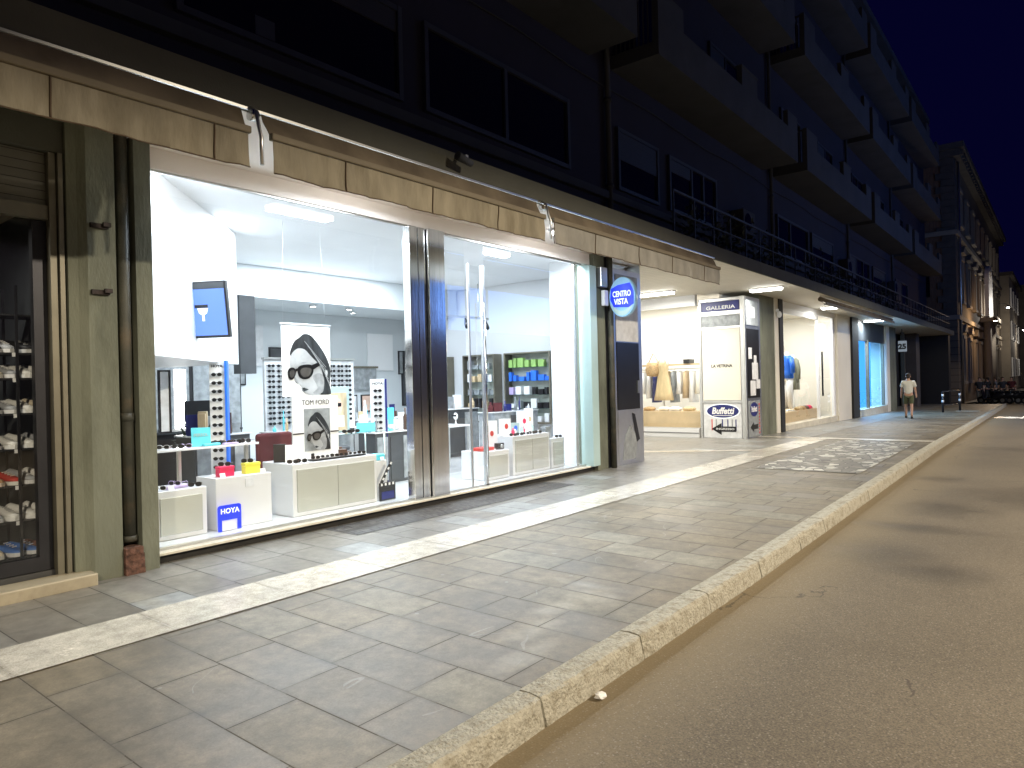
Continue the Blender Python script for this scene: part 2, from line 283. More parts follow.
    vc = N(t, 'ShaderNodeTexVoronoi', feature='DISTANCE_TO_EDGE'); vc.inputs['Scale'].default_value = .42; nw = N(t, 'ShaderNodeTexNoise'); nw.inputs['Scale'].default_value = 1.7; nw.inputs['Detail'].default_value = 6; t.links.new(tc.outputs['Object'], nw.inputs['Vector'])
    av = N(t, 'ShaderNodeVectorMath', operation='MULTIPLY_ADD'); t.links.new(nw.outputs['Color'], av.inputs[0]); av.inputs[1].default_value = (1.1,1.1,0); t.links.new(tc.outputs['Object'], av.inputs[2]); t.links.new(av.outputs[0], vc.inputs['Vector'])
    ck = M_(t, 'MULTIPLY', M_(t, 'MULTIPLY', M_(t, 'LESS_THAN', vc.outputs['Distance'], .0035), M_(t, 'GREATER_THAN', big, .52)), .55)
    mc = N(t, 'ShaderNodeMixRGB'); t.links.new(ck, mc.inputs[0]); t.links.new(mg.outputs[0], mc.inputs[1]); mc.inputs[2].default_value = (.03,.025,.02,1); mg = mc
    vg = N(t, 'ShaderNodeTexVoronoi'); vg.inputs['Scale'].default_value = 75; t.links.new(tc.outputs['Object'], vg.inputs['Vector']); sg0 = N(t, 'ShaderNodeSeparateXYZ'); t.links.new(vg.outputs['Color'], sg0.inputs[0])
    sg = M_(t, 'MULTIPLY', M_(t, 'MULTIPLY', M_(t, 'GREATER_THAN', sg0.outputs[0], .86), M_(t, 'LESS_THAN', vg.outputs['Distance'], .4)), .5)
    m2 = N(t, 'ShaderNodeMixRGB'); t.links.new(sg, m2.inputs[0]); t.links.new(mg.outputs[0], m2.inputs[1]); m2.inputs[2].default_value = (.30,.27,.22,1)
    t.links.new(m2.outputs[0], b.inputs['Base Color'])
    t.links.new(M_(t, 'SUBTRACT', .78, M_(t, 'MULTIPLY', tot, .3)), b.inputs['Roughness'])
    bp = N(t, 'ShaderNodeBump'); bp.inputs['Strength'].default_value = .5; bp.inputs['Distance'].default_value = .006; t.links.new(fine, bp.inputs['Height']); t.links.new(bp.outputs[0], b.inputs['Normal'])
    return m
K['asphalt'] = asphalt()
def mosaic():
    m, t, b = nt('broken_stone_mosaic'); tc = N(t, 'ShaderNodeTexCoord'); mp = N(t, 'ShaderNodeMapping'); mp.inputs['Scale'].default_value = (1, .8, 1); t.links.new(tc.outputs['Object'], mp.inputs[0])
    v = N(t, 'ShaderNodeTexVoronoi'); v.inputs['Scale'].default_value = 6.2; t.links.new(mp.outputs[0], v.inputs['Vector'])
    ve = N(t, 'ShaderNodeTexVoronoi', feature='DISTANCE_TO_EDGE'); ve.inputs['Scale'].default_value = 6.2; t.links.new(mp.outputs[0], ve.inputs['Vector'])
    s = N(t, 'ShaderNodeSeparateXYZ'); t.links.new(v.outputs['Color'], s.inputs[0])
    rp = N(t, 'ShaderNodeValToRGB'); rp.color_ramp.interpolation = 'CONSTANT'
    rp.color_ramp.elements[0].color = (.15,.135,.11,1); rp.color_ramp.elements[1].position = .66; rp.color_ramp.elements[1].color = (.55,.53,.46,1)
    e = rp.color_ramp.elements.new(.4); e.color = (.22,.20,.16,1); e = rp.color_ramp.elements.new(.84); e.color = (.34,.32,.27,1)
    t.links.new(s.outputs[0], rp.inputs[0])
    j = M_(t, 'LESS_THAN', ve.outputs['Distance'], .05); mx = N(t, 'ShaderNodeMixRGB'); t.links.new(j, mx.inputs[0]); t.links.new(rp.outputs[0], mx.inputs[1]); mx.inputs[2].default_value = (.07,.062,.05,1)
    t.links.new(mx.outputs[0], b.inputs['Base Color']); b.inputs['Roughness'].default_value = .5; return m
K['mosaic'] = mosaic()
def bricks():
    m, t, b = nt('old_red_brick_wall'); tc = N(t, 'ShaderNodeTexCoord'); mp = N(t, 'ShaderNodeMapping'); mp.inputs['Rotation'].default_value = (R(90), 0, R(90)); t.links.new(tc.outputs['Object'], mp.inputs[0])
    br = N(t, 'ShaderNodeTexBrick'); br.inputs['Scale'].default_value = 1; br.inputs['Brick Width'].default_value = .26; br.inputs['Row Height'].default_value = .075; br.inputs['Mortar Size'].default_value = .008
    br.inputs['Color1'].default_value = (.17,.085,.05,1); br.inputs['Color2'].default_value = (.23,.125,.07,1); br.inputs['Mortar'].default_value = (.16,.13,.1,1); t.links.new(mp.outputs[0], br.inputs['Vector'])
    t.links.new(br.outputs[0], b.inputs['Base Color']); b.inputs['Roughness'].default_value = .9; return m
K['brickwall'] = bricks()

# ------------------------------------------------------------------ mesh builder
class MB:
    def __init__(s): s.v = []; s.f = []; s.mi = []; s.sm = []
    def add(s, vs, fs, smooth=False):
        o = len(s.v); s.v += [tuple(v) for v in vs]; s.f += [tuple(i+o for i in f) for f in fs]; s.sm += [smooth]*len(fs); return s
    def box(s, x0, x1, y0, y1, z0, z1, bev=0):
        if x0 > x1: x0, x1 = x1, x0
        if y0 > y1: y0, y1 = y1, y0
        if z0 > z1: z0, z1 = z1, z0
        if bev:
            bm = bmesh.new(); bmesh.ops.create_cube(bm, size=1)
            for v in bm.verts: v.co = Vector(((x0+x1)/2+v.co.x*(x1-x0), (y0+y1)/2+v.co.y*(y1-y0), (z0+z1)/2+v.co.z*(z1-z0)))
            bmesh.ops.bevel(bm, geom=bm.edges[:], offset=bev, segments=2, affect='EDGES', profile=.5)
            bm.verts.index_update(); s.add([v.co[:] for v in bm.verts], [[v.index for v in f.verts] for f in bm.faces]); bm.free(); return s
        return s.add([(x0,y0,z0),(x1,y0,z0),(x1,y1,z0),(x0,y1,z0),(x0,y0,z1),(x1,y0,z1),(x1,y1,z1),(x0,y1,z1)],
              [(0,3,2,1),(4,5,6,7),(0,1,5,4),(1,2,6,5),(2,3,7,6),(3,0,4,7)])
    def tube(s, pts, r, n=8, caps=True):
        pts = [Vector(p) for p in pts]; rs = r if isinstance(r, (list, tuple)) else [r]*len(pts); rings = []
        for i, p in enumerate(pts):
            d = (pts[min(i+1, len(pts)-1)]-pts[max(i-1, 0)]).normalized()
            a = Vector((0,0,1)) if abs(d.z) < .9 else Vector((1,0,0)); u = d.cross(a).normalized(); w = d.cross(u)
            rings.append([p+(u*math.cos(2*math.pi*k/n)+w*math.sin(2*math.pi*k/n))*rs[i] for k in range(n)])
        vs = [v for rg in rings for v in rg]; fs = []
        for i in range(len(rings)-1):
            for k in range(n): fs.append((i*n+k, i*n+(k+1)%n, (i+1)*n+(k+1)%n, (i+1)*n+k))
        s.add(vs, fs, True)
        if caps: s.add(rings[0], [tuple(range(n-1,-1,-1))]); s.add(rings[-1], [tuple(range(n))])
        return s
    def lathe(s, c, prof, n=16):
        c = Vector(c); vs = []; fs = []
        for r, z in prof:
            for k in range(n): vs.append(c+Vector((r*math.cos(2*math.pi*k/n), r*math.sin(2*math.pi*k/n), z)))
        for i in range(len(prof)-1):
            for k in range(n): fs.append((i*n+k, i*n+(k+1)%n, (i+1)*n+(k+1)%n, (i+1)*n+k))
        return s.add(vs, fs, True)
    def extr(s, poly, d):
        """polygon of 3D points pushed along vector d"""
        n = len(poly); d = Vector(d); a = [Vector(p) for p in poly]; b = [p+d for p in a]
        return s.add(a+b, [tuple(range(n-1,-1,-1)), tuple(range(n, 2*n))]+[(i, (i+1)%n, n+(i+1)%n, n+i) for i in range(n)])
    def loft(s, rings, smooth=True, cap=True):
        n = len(rings[0]); vs = [v for r in rings for v in r]; fs = []
        for i in range(len(rings)-1):
            for k in range(n): fs.append((i*n+k, i*n+(k+1)%n, (i+1)*n+(k+1)%n, (i+1)*n+k))
        if cap: fs += [tuple(range(n-1,-1,-1)), tuple((len(rings)-1)*n+k for k in range(n))]
        return s.add(vs, fs, smooth)
    def ell(s, c, r, n=12, m=8):
        vs = []; fs = []; c = Vector(c)
        for i in range(m+1):
            a = math.pi*i/m
            for k in range(n): vs.append(c+Vector((r[0]*math.sin(a)*math.cos(2*math.pi*k/n), r[1]*math.sin(a)*math.sin(2*math.pi*k/n), r[2]*math.cos(a))))
        for i in range(m):
            for k in range(n): fs.append((i*n+k, (i+1)*n+k, (i+1)*n+(k+1)%n, i*n+(k+1)%n))
        return s.add(vs, fs, True)
    def build(s, name, m, parent=None, world=True):
        me = bpy.data.meshes.new(name); me.from_pydata(s.v, [], s.f); me.materials.append(m)
        for p, q in zip(me.polygons, s.sm): p.use_smooth = q
        bm = bmesh.new(); bm.from_mesh(me); bmesh.ops.remove_doubles(bm, verts=bm.verts, dist=1e-5); bmesh.ops.recalc_face_normals(bm, faces=bm.faces); bm.to_mesh(me); bm.free()
        o = bpy.data.objects.new(name, me); C.objects.link(o)
        if parent is not None:
            if world: me.transform(wm(parent).inverted())
            o.parent = parent
        return o
def wm(o):
    m = Matrix.LocRotScale(o.location, o.rotation_euler, o.scale)
    return wm(o.parent) @ m if o.parent else m
def setp(o, label=None, cat=None, group=None, kind=None):
    if label: o['label'] = label
    if cat: o['category'] = cat
    if group: o['group'] = group
    if kind: o['kind'] = kind
    return o
def thing(name, label, cat, loc=(0,0,0), rz=0, group=None, kind=None):
    o = bpy.data.objects.new(name, None); C.objects.link(o); o.location = loc; o.rotation_euler = (0,0,rz); o.empty_display_size = .1
    return setp(o, label, cat, group, kind)
def box(name, m, parent, x0, x1, y0, y1, z0, z1, bev=0, world=True): return MB().box(x0,x1,y0,y1,z0,z1,bev).build(name, K[m] if isinstance(m, str) else m, parent, world)
def dup(o, parent=None, loc=None, rot=None, **kw):
    c = o.copy(); C.objects.link(c)
    if parent is not None: c.parent = parent
    if loc is not None: c.location = loc
    if rot is not None: c.rotation_euler = rot if isinstance(rot, (tuple, list)) else (0,0,rot)
    setp(c, **kw)
    for ch in [q for q in bpy.data.objects if q.parent == o and q != c]:
        dup(ch, c)
    return c
def recentre(o, loc):
    """give a single-mesh thing its origin at loc"""
    o.data.transform(Matrix.Translation(-Vector(loc))); o.location = loc; return o
def text(body, size, loc, right, up, m, parent, name='lettering', depth=.003, bold=0, align='CENTER', shear=0, width=None):
    cu = bpy.data.curves.new(name, 'FONT'); cu.body = body; cu.size = size; cu.align_x = align; cu.align_y = 'CENTER'; cu.extrude = depth; cu.offset = bold; cu.shear = shear; cu.resolution_u = 3
    o = bpy.data.objects.new(name, cu); C.objects.link(o); dg = bpy.context.evaluated_depsgraph_get()
    me = bpy.data.meshes.new_from_object(o.evaluated_get(dg)); bpy.data.objects.remove(o); bpy.data.curves.remove(cu)
    if width:
        xs = [v.co.x for v in me.vertices]; k = width/(max(xs)-min(xs)); me.transform(Matrix.Diagonal((k, 1, 1, 1)))
    right = Vector(right).normalized(); up = Vector(up).normalized(); nrm = right.cross(up)
    mm = Matrix((right, up, nrm)).transposed().to_4x4(); mm.translation = Vector(loc); me.transform(mm)
    me.materials.clear(); me.materials.append(K[m]); q = bpy.data.objects.new(name, me); C.objects.link(q)
    if parent is not None: me.transform(wm(parent).inverted()); q.parent = parent
    return q

FX = -6.6      # facade plane
def Yp(px, py=380, X=FX): return onx(px, py, X).y

# ------------------------------------------------------------------ ground
def sheet(name, m, xf0, xf1, y0, y1, dz, step=2.0, kind='structure'):
    n = max(1, int((y1-y0)/step)); vs = []; fs = []
    for i in range(n+1):
        y = y0+(y1-y0)*i/n; z = G(y)+dz
        vs += [(xf0(y) if callable(xf0) else xf0, y, z), (xf1(y) if callable(xf1) else xf1, y, z)]
    for i in range(n): fs.append((2*i, 2*i+1, 2*i+3, 2*i+2))
    o = MB().add(vs, fs).build(name, K[m]); o['kind'] = kind; return o
def kx(y): return -2.08-0.0125*max(0, y-6)
MB().add([(-300,-60,-1.2),(300,-60,-1.2),(300,600,-1.2),(-300,600,-1.2)], [(0,1,2,3)]).build('ground', K['asphalt'])['kind'] = 'structure'
sheet('road', 'asphalt', -40, 60, -30, 300, -.14)
sheet('pavement', 'slab_out', -30, lambda y: kx(y)-.15, -8, 49.5, -.004)
sheet('pavement_by_shops', 'slab_in', -14, -5.27, -8, 49.5, 0)
sheet('marble_strip', 'marble', -5.27, -4.68, -8, 18.6, .004)
MB().add([(-6.55,18.6,G(18.6)+.004),(kx(18)-.15,18.6,G(18.6)+.004),(kx(18)-.15,19.1,G(19.1)+.004),(-6.55,19.1,G(19.1)+.004)],[(0,1,2,3)]).build('marble_cross_strip', K['marble'])['kind'] = 'structure'
MB().add([(-10,12.0,.004),(-5.275,15.0,.004),(-5.275,15.35,.004),(-10,12.35,.004)],[(0,1,2,3)]).build('pale_paving_line', K['marble'])['kind'] = 'structure'
sheet('mosaic_paving', 'mosaic', lambda y: -4.3, lambda y: kx(y)-.45, 12.2, 18.4, .004)
sheet('sett_patch', 'cobble', -6.58, lambda y: -5.98+.0*y, 4.75, 9.0, .004)
# kerb of separate worn stones with a rounded arris
def kerb():
    mb = MB(); y = -6.0
    while y < 49.5:
        L = random.choice((.95, 1.05, 1.2, 1.1)); y1 = min(y+L, 49.5); seg = 12 if y < 14 else 1; g = .008; rings = []
        for k in range(seg+1):
            yy = y+g+(y1-y-2*g)*k/seg; x = kx(yy); z = G(yy); j = lambda a: random.uniform(-a, a) if seg > 1 else 0
            e = -.012 if k in (0, seg) and seg > 1 else 0
            rings.append([Vector((x-.17, yy, z-.2)), Vector((x-.165, yy, z+.005)), Vector((x-.09, yy, z+.010+j(.003))), Vector((x-.022+j(.003)+e, yy, z+.008+j(.003)+e*.4)), Vector((x-.006+j(.004)+e, yy, z-.004+j(.004))), Vector((x+j(.004)+e, yy, z-.03+j(.004))), Vector((x+.008+j(.004), yy, z-.12)), Vector((x+.012, yy, z-.2))])
        mb.loft(rings, smooth=False); y = y1
    o = mb.build('kerb', K['kerbstone']); o['kind'] = 'structure'
kerb()
MB().box(-3.9,-3.0,37.6,37.9,G(38)-.3,G(38)+.03).build('dropped_kerb', K['kerbstone'])['kind'] = 'structure'
sheet('far_pavement', 'slab_in', -5.1, -3.4, 54, 140, -.02)
MB().add([(-2.3,34.2,G(34)-.136),(-1.3,34.2,G(34)-.136),(-1.1,35.6,G(35.6)-.136),(-2.2,35.6,G(35.6)-.136)],[(0,1,2,3)]).build('road_marking', K['marble'])['kind'] = 'structure'

# crumpled paper in the gutter
mb = MB(); pc = onz(592, 697, -.14)
bm = bmesh.new(); bmesh.ops.create_icosphere(bm, subdivisions=2, radius=.035)
for v in bm.verts: v.co *= random.uniform(.55, 1.15); v.co.z = max(v.co.z*.7, -.02)
bm.verts.index_update(); mb.add([v.co+Vector((pc.x+.05, pc.y, -.118)) for v in bm.verts], [[v.index for v in f.verts] for f in bm.faces]); bm.free()
o = mb.build('crumpled_paper', K['print_white']); recentre(o, (pc.x+.05, pc.y, -.139)); setp(o, 'crumpled white paper lying on the asphalt against the kerb', 'litter')

# ------------------------------------------------------------------ apartment building
B = thing('apartment_building', 'long dark apartment block with projecting balconies above a row of lit ground floor shops', 'building', (FX, 10, 0))
PIL = [(2.27, 2.95), (10.47, 11.36)]
TOPZ = 3.9
# pillar one: green concrete with chamfered side, channel for the pipe
mb = MB()
mb.extr([(-6.50,2.29,-.02),(-6.46,2.35,-.02),(-6.46,2.575,-.02),(-6.60,2.59,-.02),(-6.60,2.73,-.02),(-6.46,2.74,-.02),(-6.46,2.885,-.02),(-7.0,2.885,-.02),(-7.0,2.22,-.02),(-6.52,2.22,-.02)], (0,0,TOPZ+.02))
mb.build('pillar', K['green_conc'], B)
mb = MB(); mb.tube([(-6.53,2.66,.28),(-6.53,2.66,TOPZ)], .052, 12); mb.tube([(-6.53,2.66,.28),(-6.53,2.66,.33)], .062, 12); mb.tube([(-6.53,2.66,1.35),(-6.53,2.66,1.42)], .06, 12)
mb.build('drain_pipe', K['pipe'], B)
mb = MB()
for k in range(4): mb.box(-6.62+random.uniform(0,.01), -6.43+random.uniform(-.01,.015), 2.58, 2.735+random.uniform(-.01,.01), k*.062-.01, k*.062+.05)
mb.build('brick_foot', K['brick_base'], B)
for z in (3.02, 2.45):
    q = MB(); q.box(-6.459,-6.43,2.37,2.51,z,z+.04); q.box(-6.43,-6.40,2.46,2.52,z+.015,z+.05); q.build('iron_bracket', K['rust_bracket'], B)
# pillar two: pale enamel jamb, green shaft, dark pipe
box('pillar', 'green_conc', B, -7.0, -6.55, 10.62, 10.98, -.02, TOPZ)
box('pillar_cladding', 'teal_glass', B, -6.75, -6.50, 10.40, 10.62, .1, 3.66)
mb = MB(); mb.tube([(-6.50,11.10,0),(-6.50,11.10,TOPZ)], .055, 12); mb.build('drain_pipe', K['pipe'], B)
box('pillar', 'dark_metal', B, -7.0, -6.56, 10.98, 11.25, -.02, TOPZ)
# pillars further down the row
box('pillar', 'green_conc', B, -7.2, -6.52, 19.15, 20.4, -.3, TOPZ)
box('pillar', 'cream_wall', B, -7.2, -6.50, 20.42, 20.72, -.3, TOPZ)
box('pillar', 'blackm', B, -7.2, -6.46, 20.74, 21.05, -.3, TOPZ)
box('pillar', 'cream_wall', B, -7.2, -6.52, 27.6, 29.55, -.4, TOPZ)
box('pillar', 'blackm', B, -7.2, -6.44, 29.57, 30.6, -.4, TOPZ)
box('pillar', 'cream_wall', B, -7.2, -6.50, 36.6, 37.3, -.4, TOPZ)
box('pillar', 'green_conc', B, -7.2, -6.52, 37.32, 39.0, -.4, TOPZ)
box('pillar', 'stone_dark', B, -7.2, -6.5, 45.0, 46.2, -.5, TOPZ)
box('pillar', 'blackm', B, -7.2, -5.4, 49.2, 50.0, -.5, TOPZ)
# canopy slab, fascia, soffit
box('canopy_slab', 'fascia', B, -6.6, -5.2, -8, 50, 3.93, 4.14)
box('soffit', 'soffit', B, -12.0, -5.23, 12.36, 50, 3.895, 3.927)
box('soffit', 'pinkish', B, -6.74, -5.23, 2.28, 12.36, 3.895, 3.927)
box('soffit', 'green_conc', B, -7.6, -5.23, -8, 2.28, 3.895, 3.927)
box('fascia', 'fascia', B, -5.199, -5.17, -8, 50, 3.885, 4.145)
box('fascia_rail', 'alu', B, -5.168, -5.145, -8, 12.72, 3.885, 3.905)
# header above the shop windows
box('window_header', 'pinkish', B, -6.74, -6.63, 2.89, 10.62, 3.70, 3.894)
box('window_header', 'white', B, -6.74, -6.60, 21.05, 27.6, 3.72, 3.894)
box('window_header', 'grey_dark', B, -6.74, -6.60, 30.6, 36.6, 3.05, 3.894); box('shop_ceiling', 'white', B, -9.4, -6.75, 30.2, 37.0, 3.31, 3.4)
# upper wall
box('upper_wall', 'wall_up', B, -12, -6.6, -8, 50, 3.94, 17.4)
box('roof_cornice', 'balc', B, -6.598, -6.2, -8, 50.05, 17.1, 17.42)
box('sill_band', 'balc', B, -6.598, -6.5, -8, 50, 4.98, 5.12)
box('end_wall', 'wall_up', B, -12, -7.21, 49.4, 49.9, -.6, 3.89)
# upstairs windows
def up_window(y0, y1, z0=5.25, z1=6.45, mull=(.55,), shutter=False):
    q = MB(); t = .07
    q.box(-6.598,-6.53,y0,y0+t,z0,z1); q.box(-6.598,-6.53,y1-t,y1,z0,z1); q.box(-6.598,-6.535,y0+t,y1-t,z1-t,z1); q.box(-6.598,-6.535,y0+t,y1-t,z0,z0+t)
    for m_ in mull: yy = y0+(y1-y0)*m_; q.box(-6.598,-6.54,yy-.035,yy+.035,z0+t,z1-t)
    f = q.build('window', K['frame_up'], B)
    box('pane', 'win_dark', f, -6.597, -6.575, y0+t*.9, y1-t*.9, z0+t*.9, z1-t*.9)
    rnd = random.Random(int(y0*13+z0*7)); dr_ = rnd.choice((0, .25, .5, .8, 1.0, .35))
    if dr_ and (y1-y0) > 1.2: box('roller_shutter', 'shut_up', f, -6.574, -6.556, y0+t*1.05, y0+(y1-y0)*(mull[0] if mull else 1)-t*1.05, z1-t-(z1-z0-2*t)*dr_, z1-t*1.02)
for a in ((3.2,6.1,()),(6.5,9.95,(.5,)),(11.6,13.3,()),(13.8,16.4,(.45,.7)),(21.0,24.2,(.4,)),(24.6,27.4,()),(29.9,33.5,(.33,.66)),(34.2,37.0,()),(39.6,43,(.5,)),(-2,1.6,(.5,))):
    up_window(a[0], a[1], mull=a[2])
for zb in (8.1, 11.4, 14.7):
    for y in (3.0, 7.0, 12.4, 16.2, 21.6, 25.6, 30.6, 35, 40, 44.6):
        up_window(y, y+2.0, zb-.4, zb+1.7, mull=(.5,))
# small notice and grille on the dark wall
setp(box('wall_notice', 'frame_up', B, -6.598, -6.57, 4.05, 4.28, 5.35, 5.55), 'small pale notice on the dark upper wall')
q = MB()
for k in range(8): q.box(-6.598,-6.55,2.35,2.65,5.1+k*.07,5.13+k*.07)
q.build('wall_grille', K['balc'], B)
# upper drain pipes
for y, z0, z1 in ((11.22,4.14,17),(20.45,4.14,17),(29.6,4.14,17),(38.6,4.14,17)):
    q = MB().tube([(-6.52,y,z0),(-6.52,y,z1)], .055, 8)
    for zz in (5.2, 6.8, 9, 12): q.tube([(-6.52,y,zz),(-6.52,y,zz+.06)], .075, 8)
    q.build('drain_pipe', K['balc'], B)
for z_, nm_ in ((4.75, 0), (7.1, 1)):
    q = MB(); pts = [(-6.56, -8+k*1.5, z_+.04*math.sin(k*1.9)) for k in range(39)]; q.tube(pts, .012, 5); q.build('facade_cable', K['blackm'], B)
q = MB(); q.box(-5.42,-5.38,11.5,49.8,4.98,5.02); q.box(-5.42,-5.38,11.5,49.8,4.60,4.62)
y = 11.5
while y < 49.8: q.box(-5.415,-5.385,y,y+.03,4.141,4.98); y += .9
q.build('terrace_railing', K['frame_up'], B)
K['leaf_night'] = mat('terrace_leaf', (.02,.035,.03), .6, var=.4)
for k, y in enumerate((13.2,14.6,15.4,17.2,18.6,21.9,23.4,25.0,28.2,31.4,33.9)):
    rnd = random.Random(k+40); z0 = 4.142; x = -5.8
    t = thing('terrace_plant', 'dim potted plant on the canopy terrace, ' + ['first','second','third','fourth','fifth','sixth','seventh','eighth','ninth','tenth','eleventh'][k] + ' from the left', 'plant', (x, y, z0), 0, 'potted plants along the canopy terrace')
    MB().lathe((x,y,z0), [(.001,0),(.13,0),(.17,.3),(.15,.3),(.001,.27)], 12).build('pot', K['rust_bracket'], t)
    f = MB()
    for _ in range(120):
        c = Vector((x+rnd.gauss(0,.16), y+rnd.gauss(0,.2), z0+.35+abs(rnd.gauss(.25,.25)))); a_ = Vector((rnd.uniform(-1,1),rnd.uniform(-1,1),rnd.uniform(-1,1))).normalized()*.07; b_ = a_.cross(Vector((rnd.uniform(-1,1),rnd.uniform(-1,1),1))).normalized()*.03
        f.add([c-a_, c+b_, c+a_, c-b_], [(0,1,2,3)])
    f.build('foliage', K['leaf_night'], t)
for y, z in ((17.4,5.3),(28.3,5.4),(37.6,5.5)):
    t = thing('air_conditioner', 'dim air conditioning unit on the dark upper wall ' + {10.2:'left of the first long drain pipe',17.4:'above the lettered pillar',28.3:'above the white window',37.6:'above the blue shop'}[y], 'air conditioner', (-6.6, y, z), 0)
    MB().box(-6.58,-6.25,y,y+.85,z,z+.6,.02).build('casing', K['balc'], t); MB().tube([(-6.248,y+.3,z+.3),(-6.235,y+.3,z+.3)], .22, 20).build('fan_grille', K['win_dark'], t)
    MB().box(-6.598,-6.3,y+.05,y+.09,z-.05,z-.002).build('bracket', K['frame_up'], t); MB().box(-6.598,-6.3,y+.75,y+.79,z-.05,z-.002).build('bracket', K['frame_up'], t)
# balconies
def balcony(y0, y1, zb):
    q = MB(); hi = 1.22; lo = .78; t = .12; xo = -5.6
    q.box(-6.598, xo, y0, y1, zb, zb+.16)
    L = y1-y0
    cuts = [(0, .13, hi), (.13, .50, lo), (.50, .62, hi), (.62, .90, lo), (.90, 1, hi)]
    for a, b_, h in cuts: q.box(xo-t, xo, y0+L*a, y0+L*b_, zb+.16, zb+h)
    q.box(-6.598, xo-t, y1-t, y1, zb+.16, zb+lo)
    q.box(-6.598, xo-t, y0, y0+t*.6, zb+.16, zb+.26)
    o = q.build('balcony', K['balc'], B)
    g = MB()
    for k in range(9):
        x = -6.5+k*.095; g.box(x, x+.022, y0+.02, y0+.05, zb+.26, zb+1.15)
    g.box(-6.598, xo-t, y0+.015, y0+.055, zb+1.15, zb+1.19)
    g.build('railing', K['balc'], o)
    c = MB(); c.box(xo-t-.02, xo+.02, y0+L*.50-.02, y0+L*.62+.02, zb+hi, zb+hi+.04); c.build('coping', K['balc'], o)
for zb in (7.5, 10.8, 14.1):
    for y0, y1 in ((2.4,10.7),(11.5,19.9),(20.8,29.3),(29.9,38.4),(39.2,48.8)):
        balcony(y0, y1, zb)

# ------------------------------------------------------------------ shop one shell (optician)
WIN0, POST0, POST1, WIN1 = 2.89, 6.24, 6.80, 10.40
box('shop_floor', 'shopfloor', B, -13.2, -6.74, 2.30, 12.24, -.02, .10)
box('shop_ceiling', 'white', B, -13.2, -6.742, 2.30, 12.24, 3.86, 3.89)
box('back_wall', 'grey_wall', B, -13.4, -13.2, 2.0, 12.3, -.02, 3.88)
box('left_wall', 'cream_wall', B, -13.2, -7.02, 2.28, 2.298, .1, 3.66)
box('right_wall', 'white', B, -13.2, -6.86, 12.26, 12.34, -.02, 3.894)
box('ceiling_drop', 'grey_wall', B, -13.19, -11.4, 5.5, 12.2, 3.28, 3.858)
box('inner_column', 'white', B, -7.55, -6.92, 10.66, 10.95, .1, 3.858)
# diagonal bulkhead with rounded end, hanging over the left side
pa, pb = Vector((-6.95, 3.02)), Vector((-9.25, 5.30))
d = (pb-pa).normalized(); nn = Vector((-d.y, d.x))
if nn.y > 0: nn = -nn
poly = [pa, pb, pb+nn*.25, Vector((-12.5, 4.6)), Vector((-12.5, 2.31)), Vector((-6.95, 2.31))]
MB().extr([(p.x, p.y, 1.97) for p in poly], (0,0,1.888)).build('bulkhead', K['white'], B)
setp(box('partition', 'grey_dark', B, -9.95, -9.75, 5.62, 5.88, 1.85, 3.05), 'dark grey hanging panel behind the bulkhead')
# sill and frames
q = MB(); q.box(-6.76,-6.56,2.90,10.62,.078,.105,.004); q.build('window_sill', K['sill'], B)
box('plinth', 'kick', B, -6.74, -6.62, 2.895, 10.615, -.02, .077)
fr = MB(); fr.box(-6.70,-6.66,WIN0,POST0,.107,.13); fr.box(-6.70,-6.66,WIN0,POST0,3.68,3.699); fr.box(-6.70,-6.66,POST1,WIN1,.107,.13); fr.box(-6.70,-6.66,POST1,WIN1,3.67,3.699); fr.box(-6.70,-6.66,WIN0,WIN0+.02,.13,3.68)
fr.build('shop_window_frame', K['alu'], B)
def pane(y0, y1, z0, z1, x=-6.685, m='glass', parent=B, name='glass_pane'):
    return MB().add([(x,y0,z0),(x,y1,z0),(x,y1,z1),(x,y0,z1)], [(0,1,2,3)]).build(name, K[m], parent)
pane(WIN0+.01, POST0, .12, 3.69); pane(POST1, 7.33, .12, 3.69, m='glass_veil')
pane(7.76, WIN1-.25, .12, 3.69, m='glass_veil'); pane(WIN1-.22, WIN1, .12, 3.69)
# steel post in two leaves
box('steel_post', 'steel', B, -6.76, -6.62, 6.22, 6.36, .108, 3.698, bev=.008)
box('steel_post', 'steel', B, -6.76, -6.62, 6.375, 6.50, .108, 3.698, bev=.008)
box('steel_post', 'steel', B, -6.80, -6.57, 6.515, 6.82, .108, 3.698, bev=.01)
# glass door with its two uprights and a pull bar
dr = box('glass_door', 'alu', B, -6.70, -6.67, 7.39, 7.42, .108, 3.35, bev=.004)
q = MB(); q.box(-6.71,-6.66,7.69,7.74,.108,3.35); q.build('door_stile', K['alu'], dr)
q = MB(); q.tube([(-6.60,7.66,.25),(-6.60,7.66,2.8)], .014, 10); q.tube([(-6.60,7.66,.4),(-6.68,7.70,.4)], .012); q.tube([(-6.60,7.66,2.6),(-6.68,7.70,2.6)], .012); q.build('handle', K['steel'], dr)
pane(7.42, 7.68, .12, 3.33, parent=dr, m='glass_veil')
box('window_stile', 'alu', B, -6.70, -6.66, WIN1-.25, WIN1-.22, .13, 3.665)
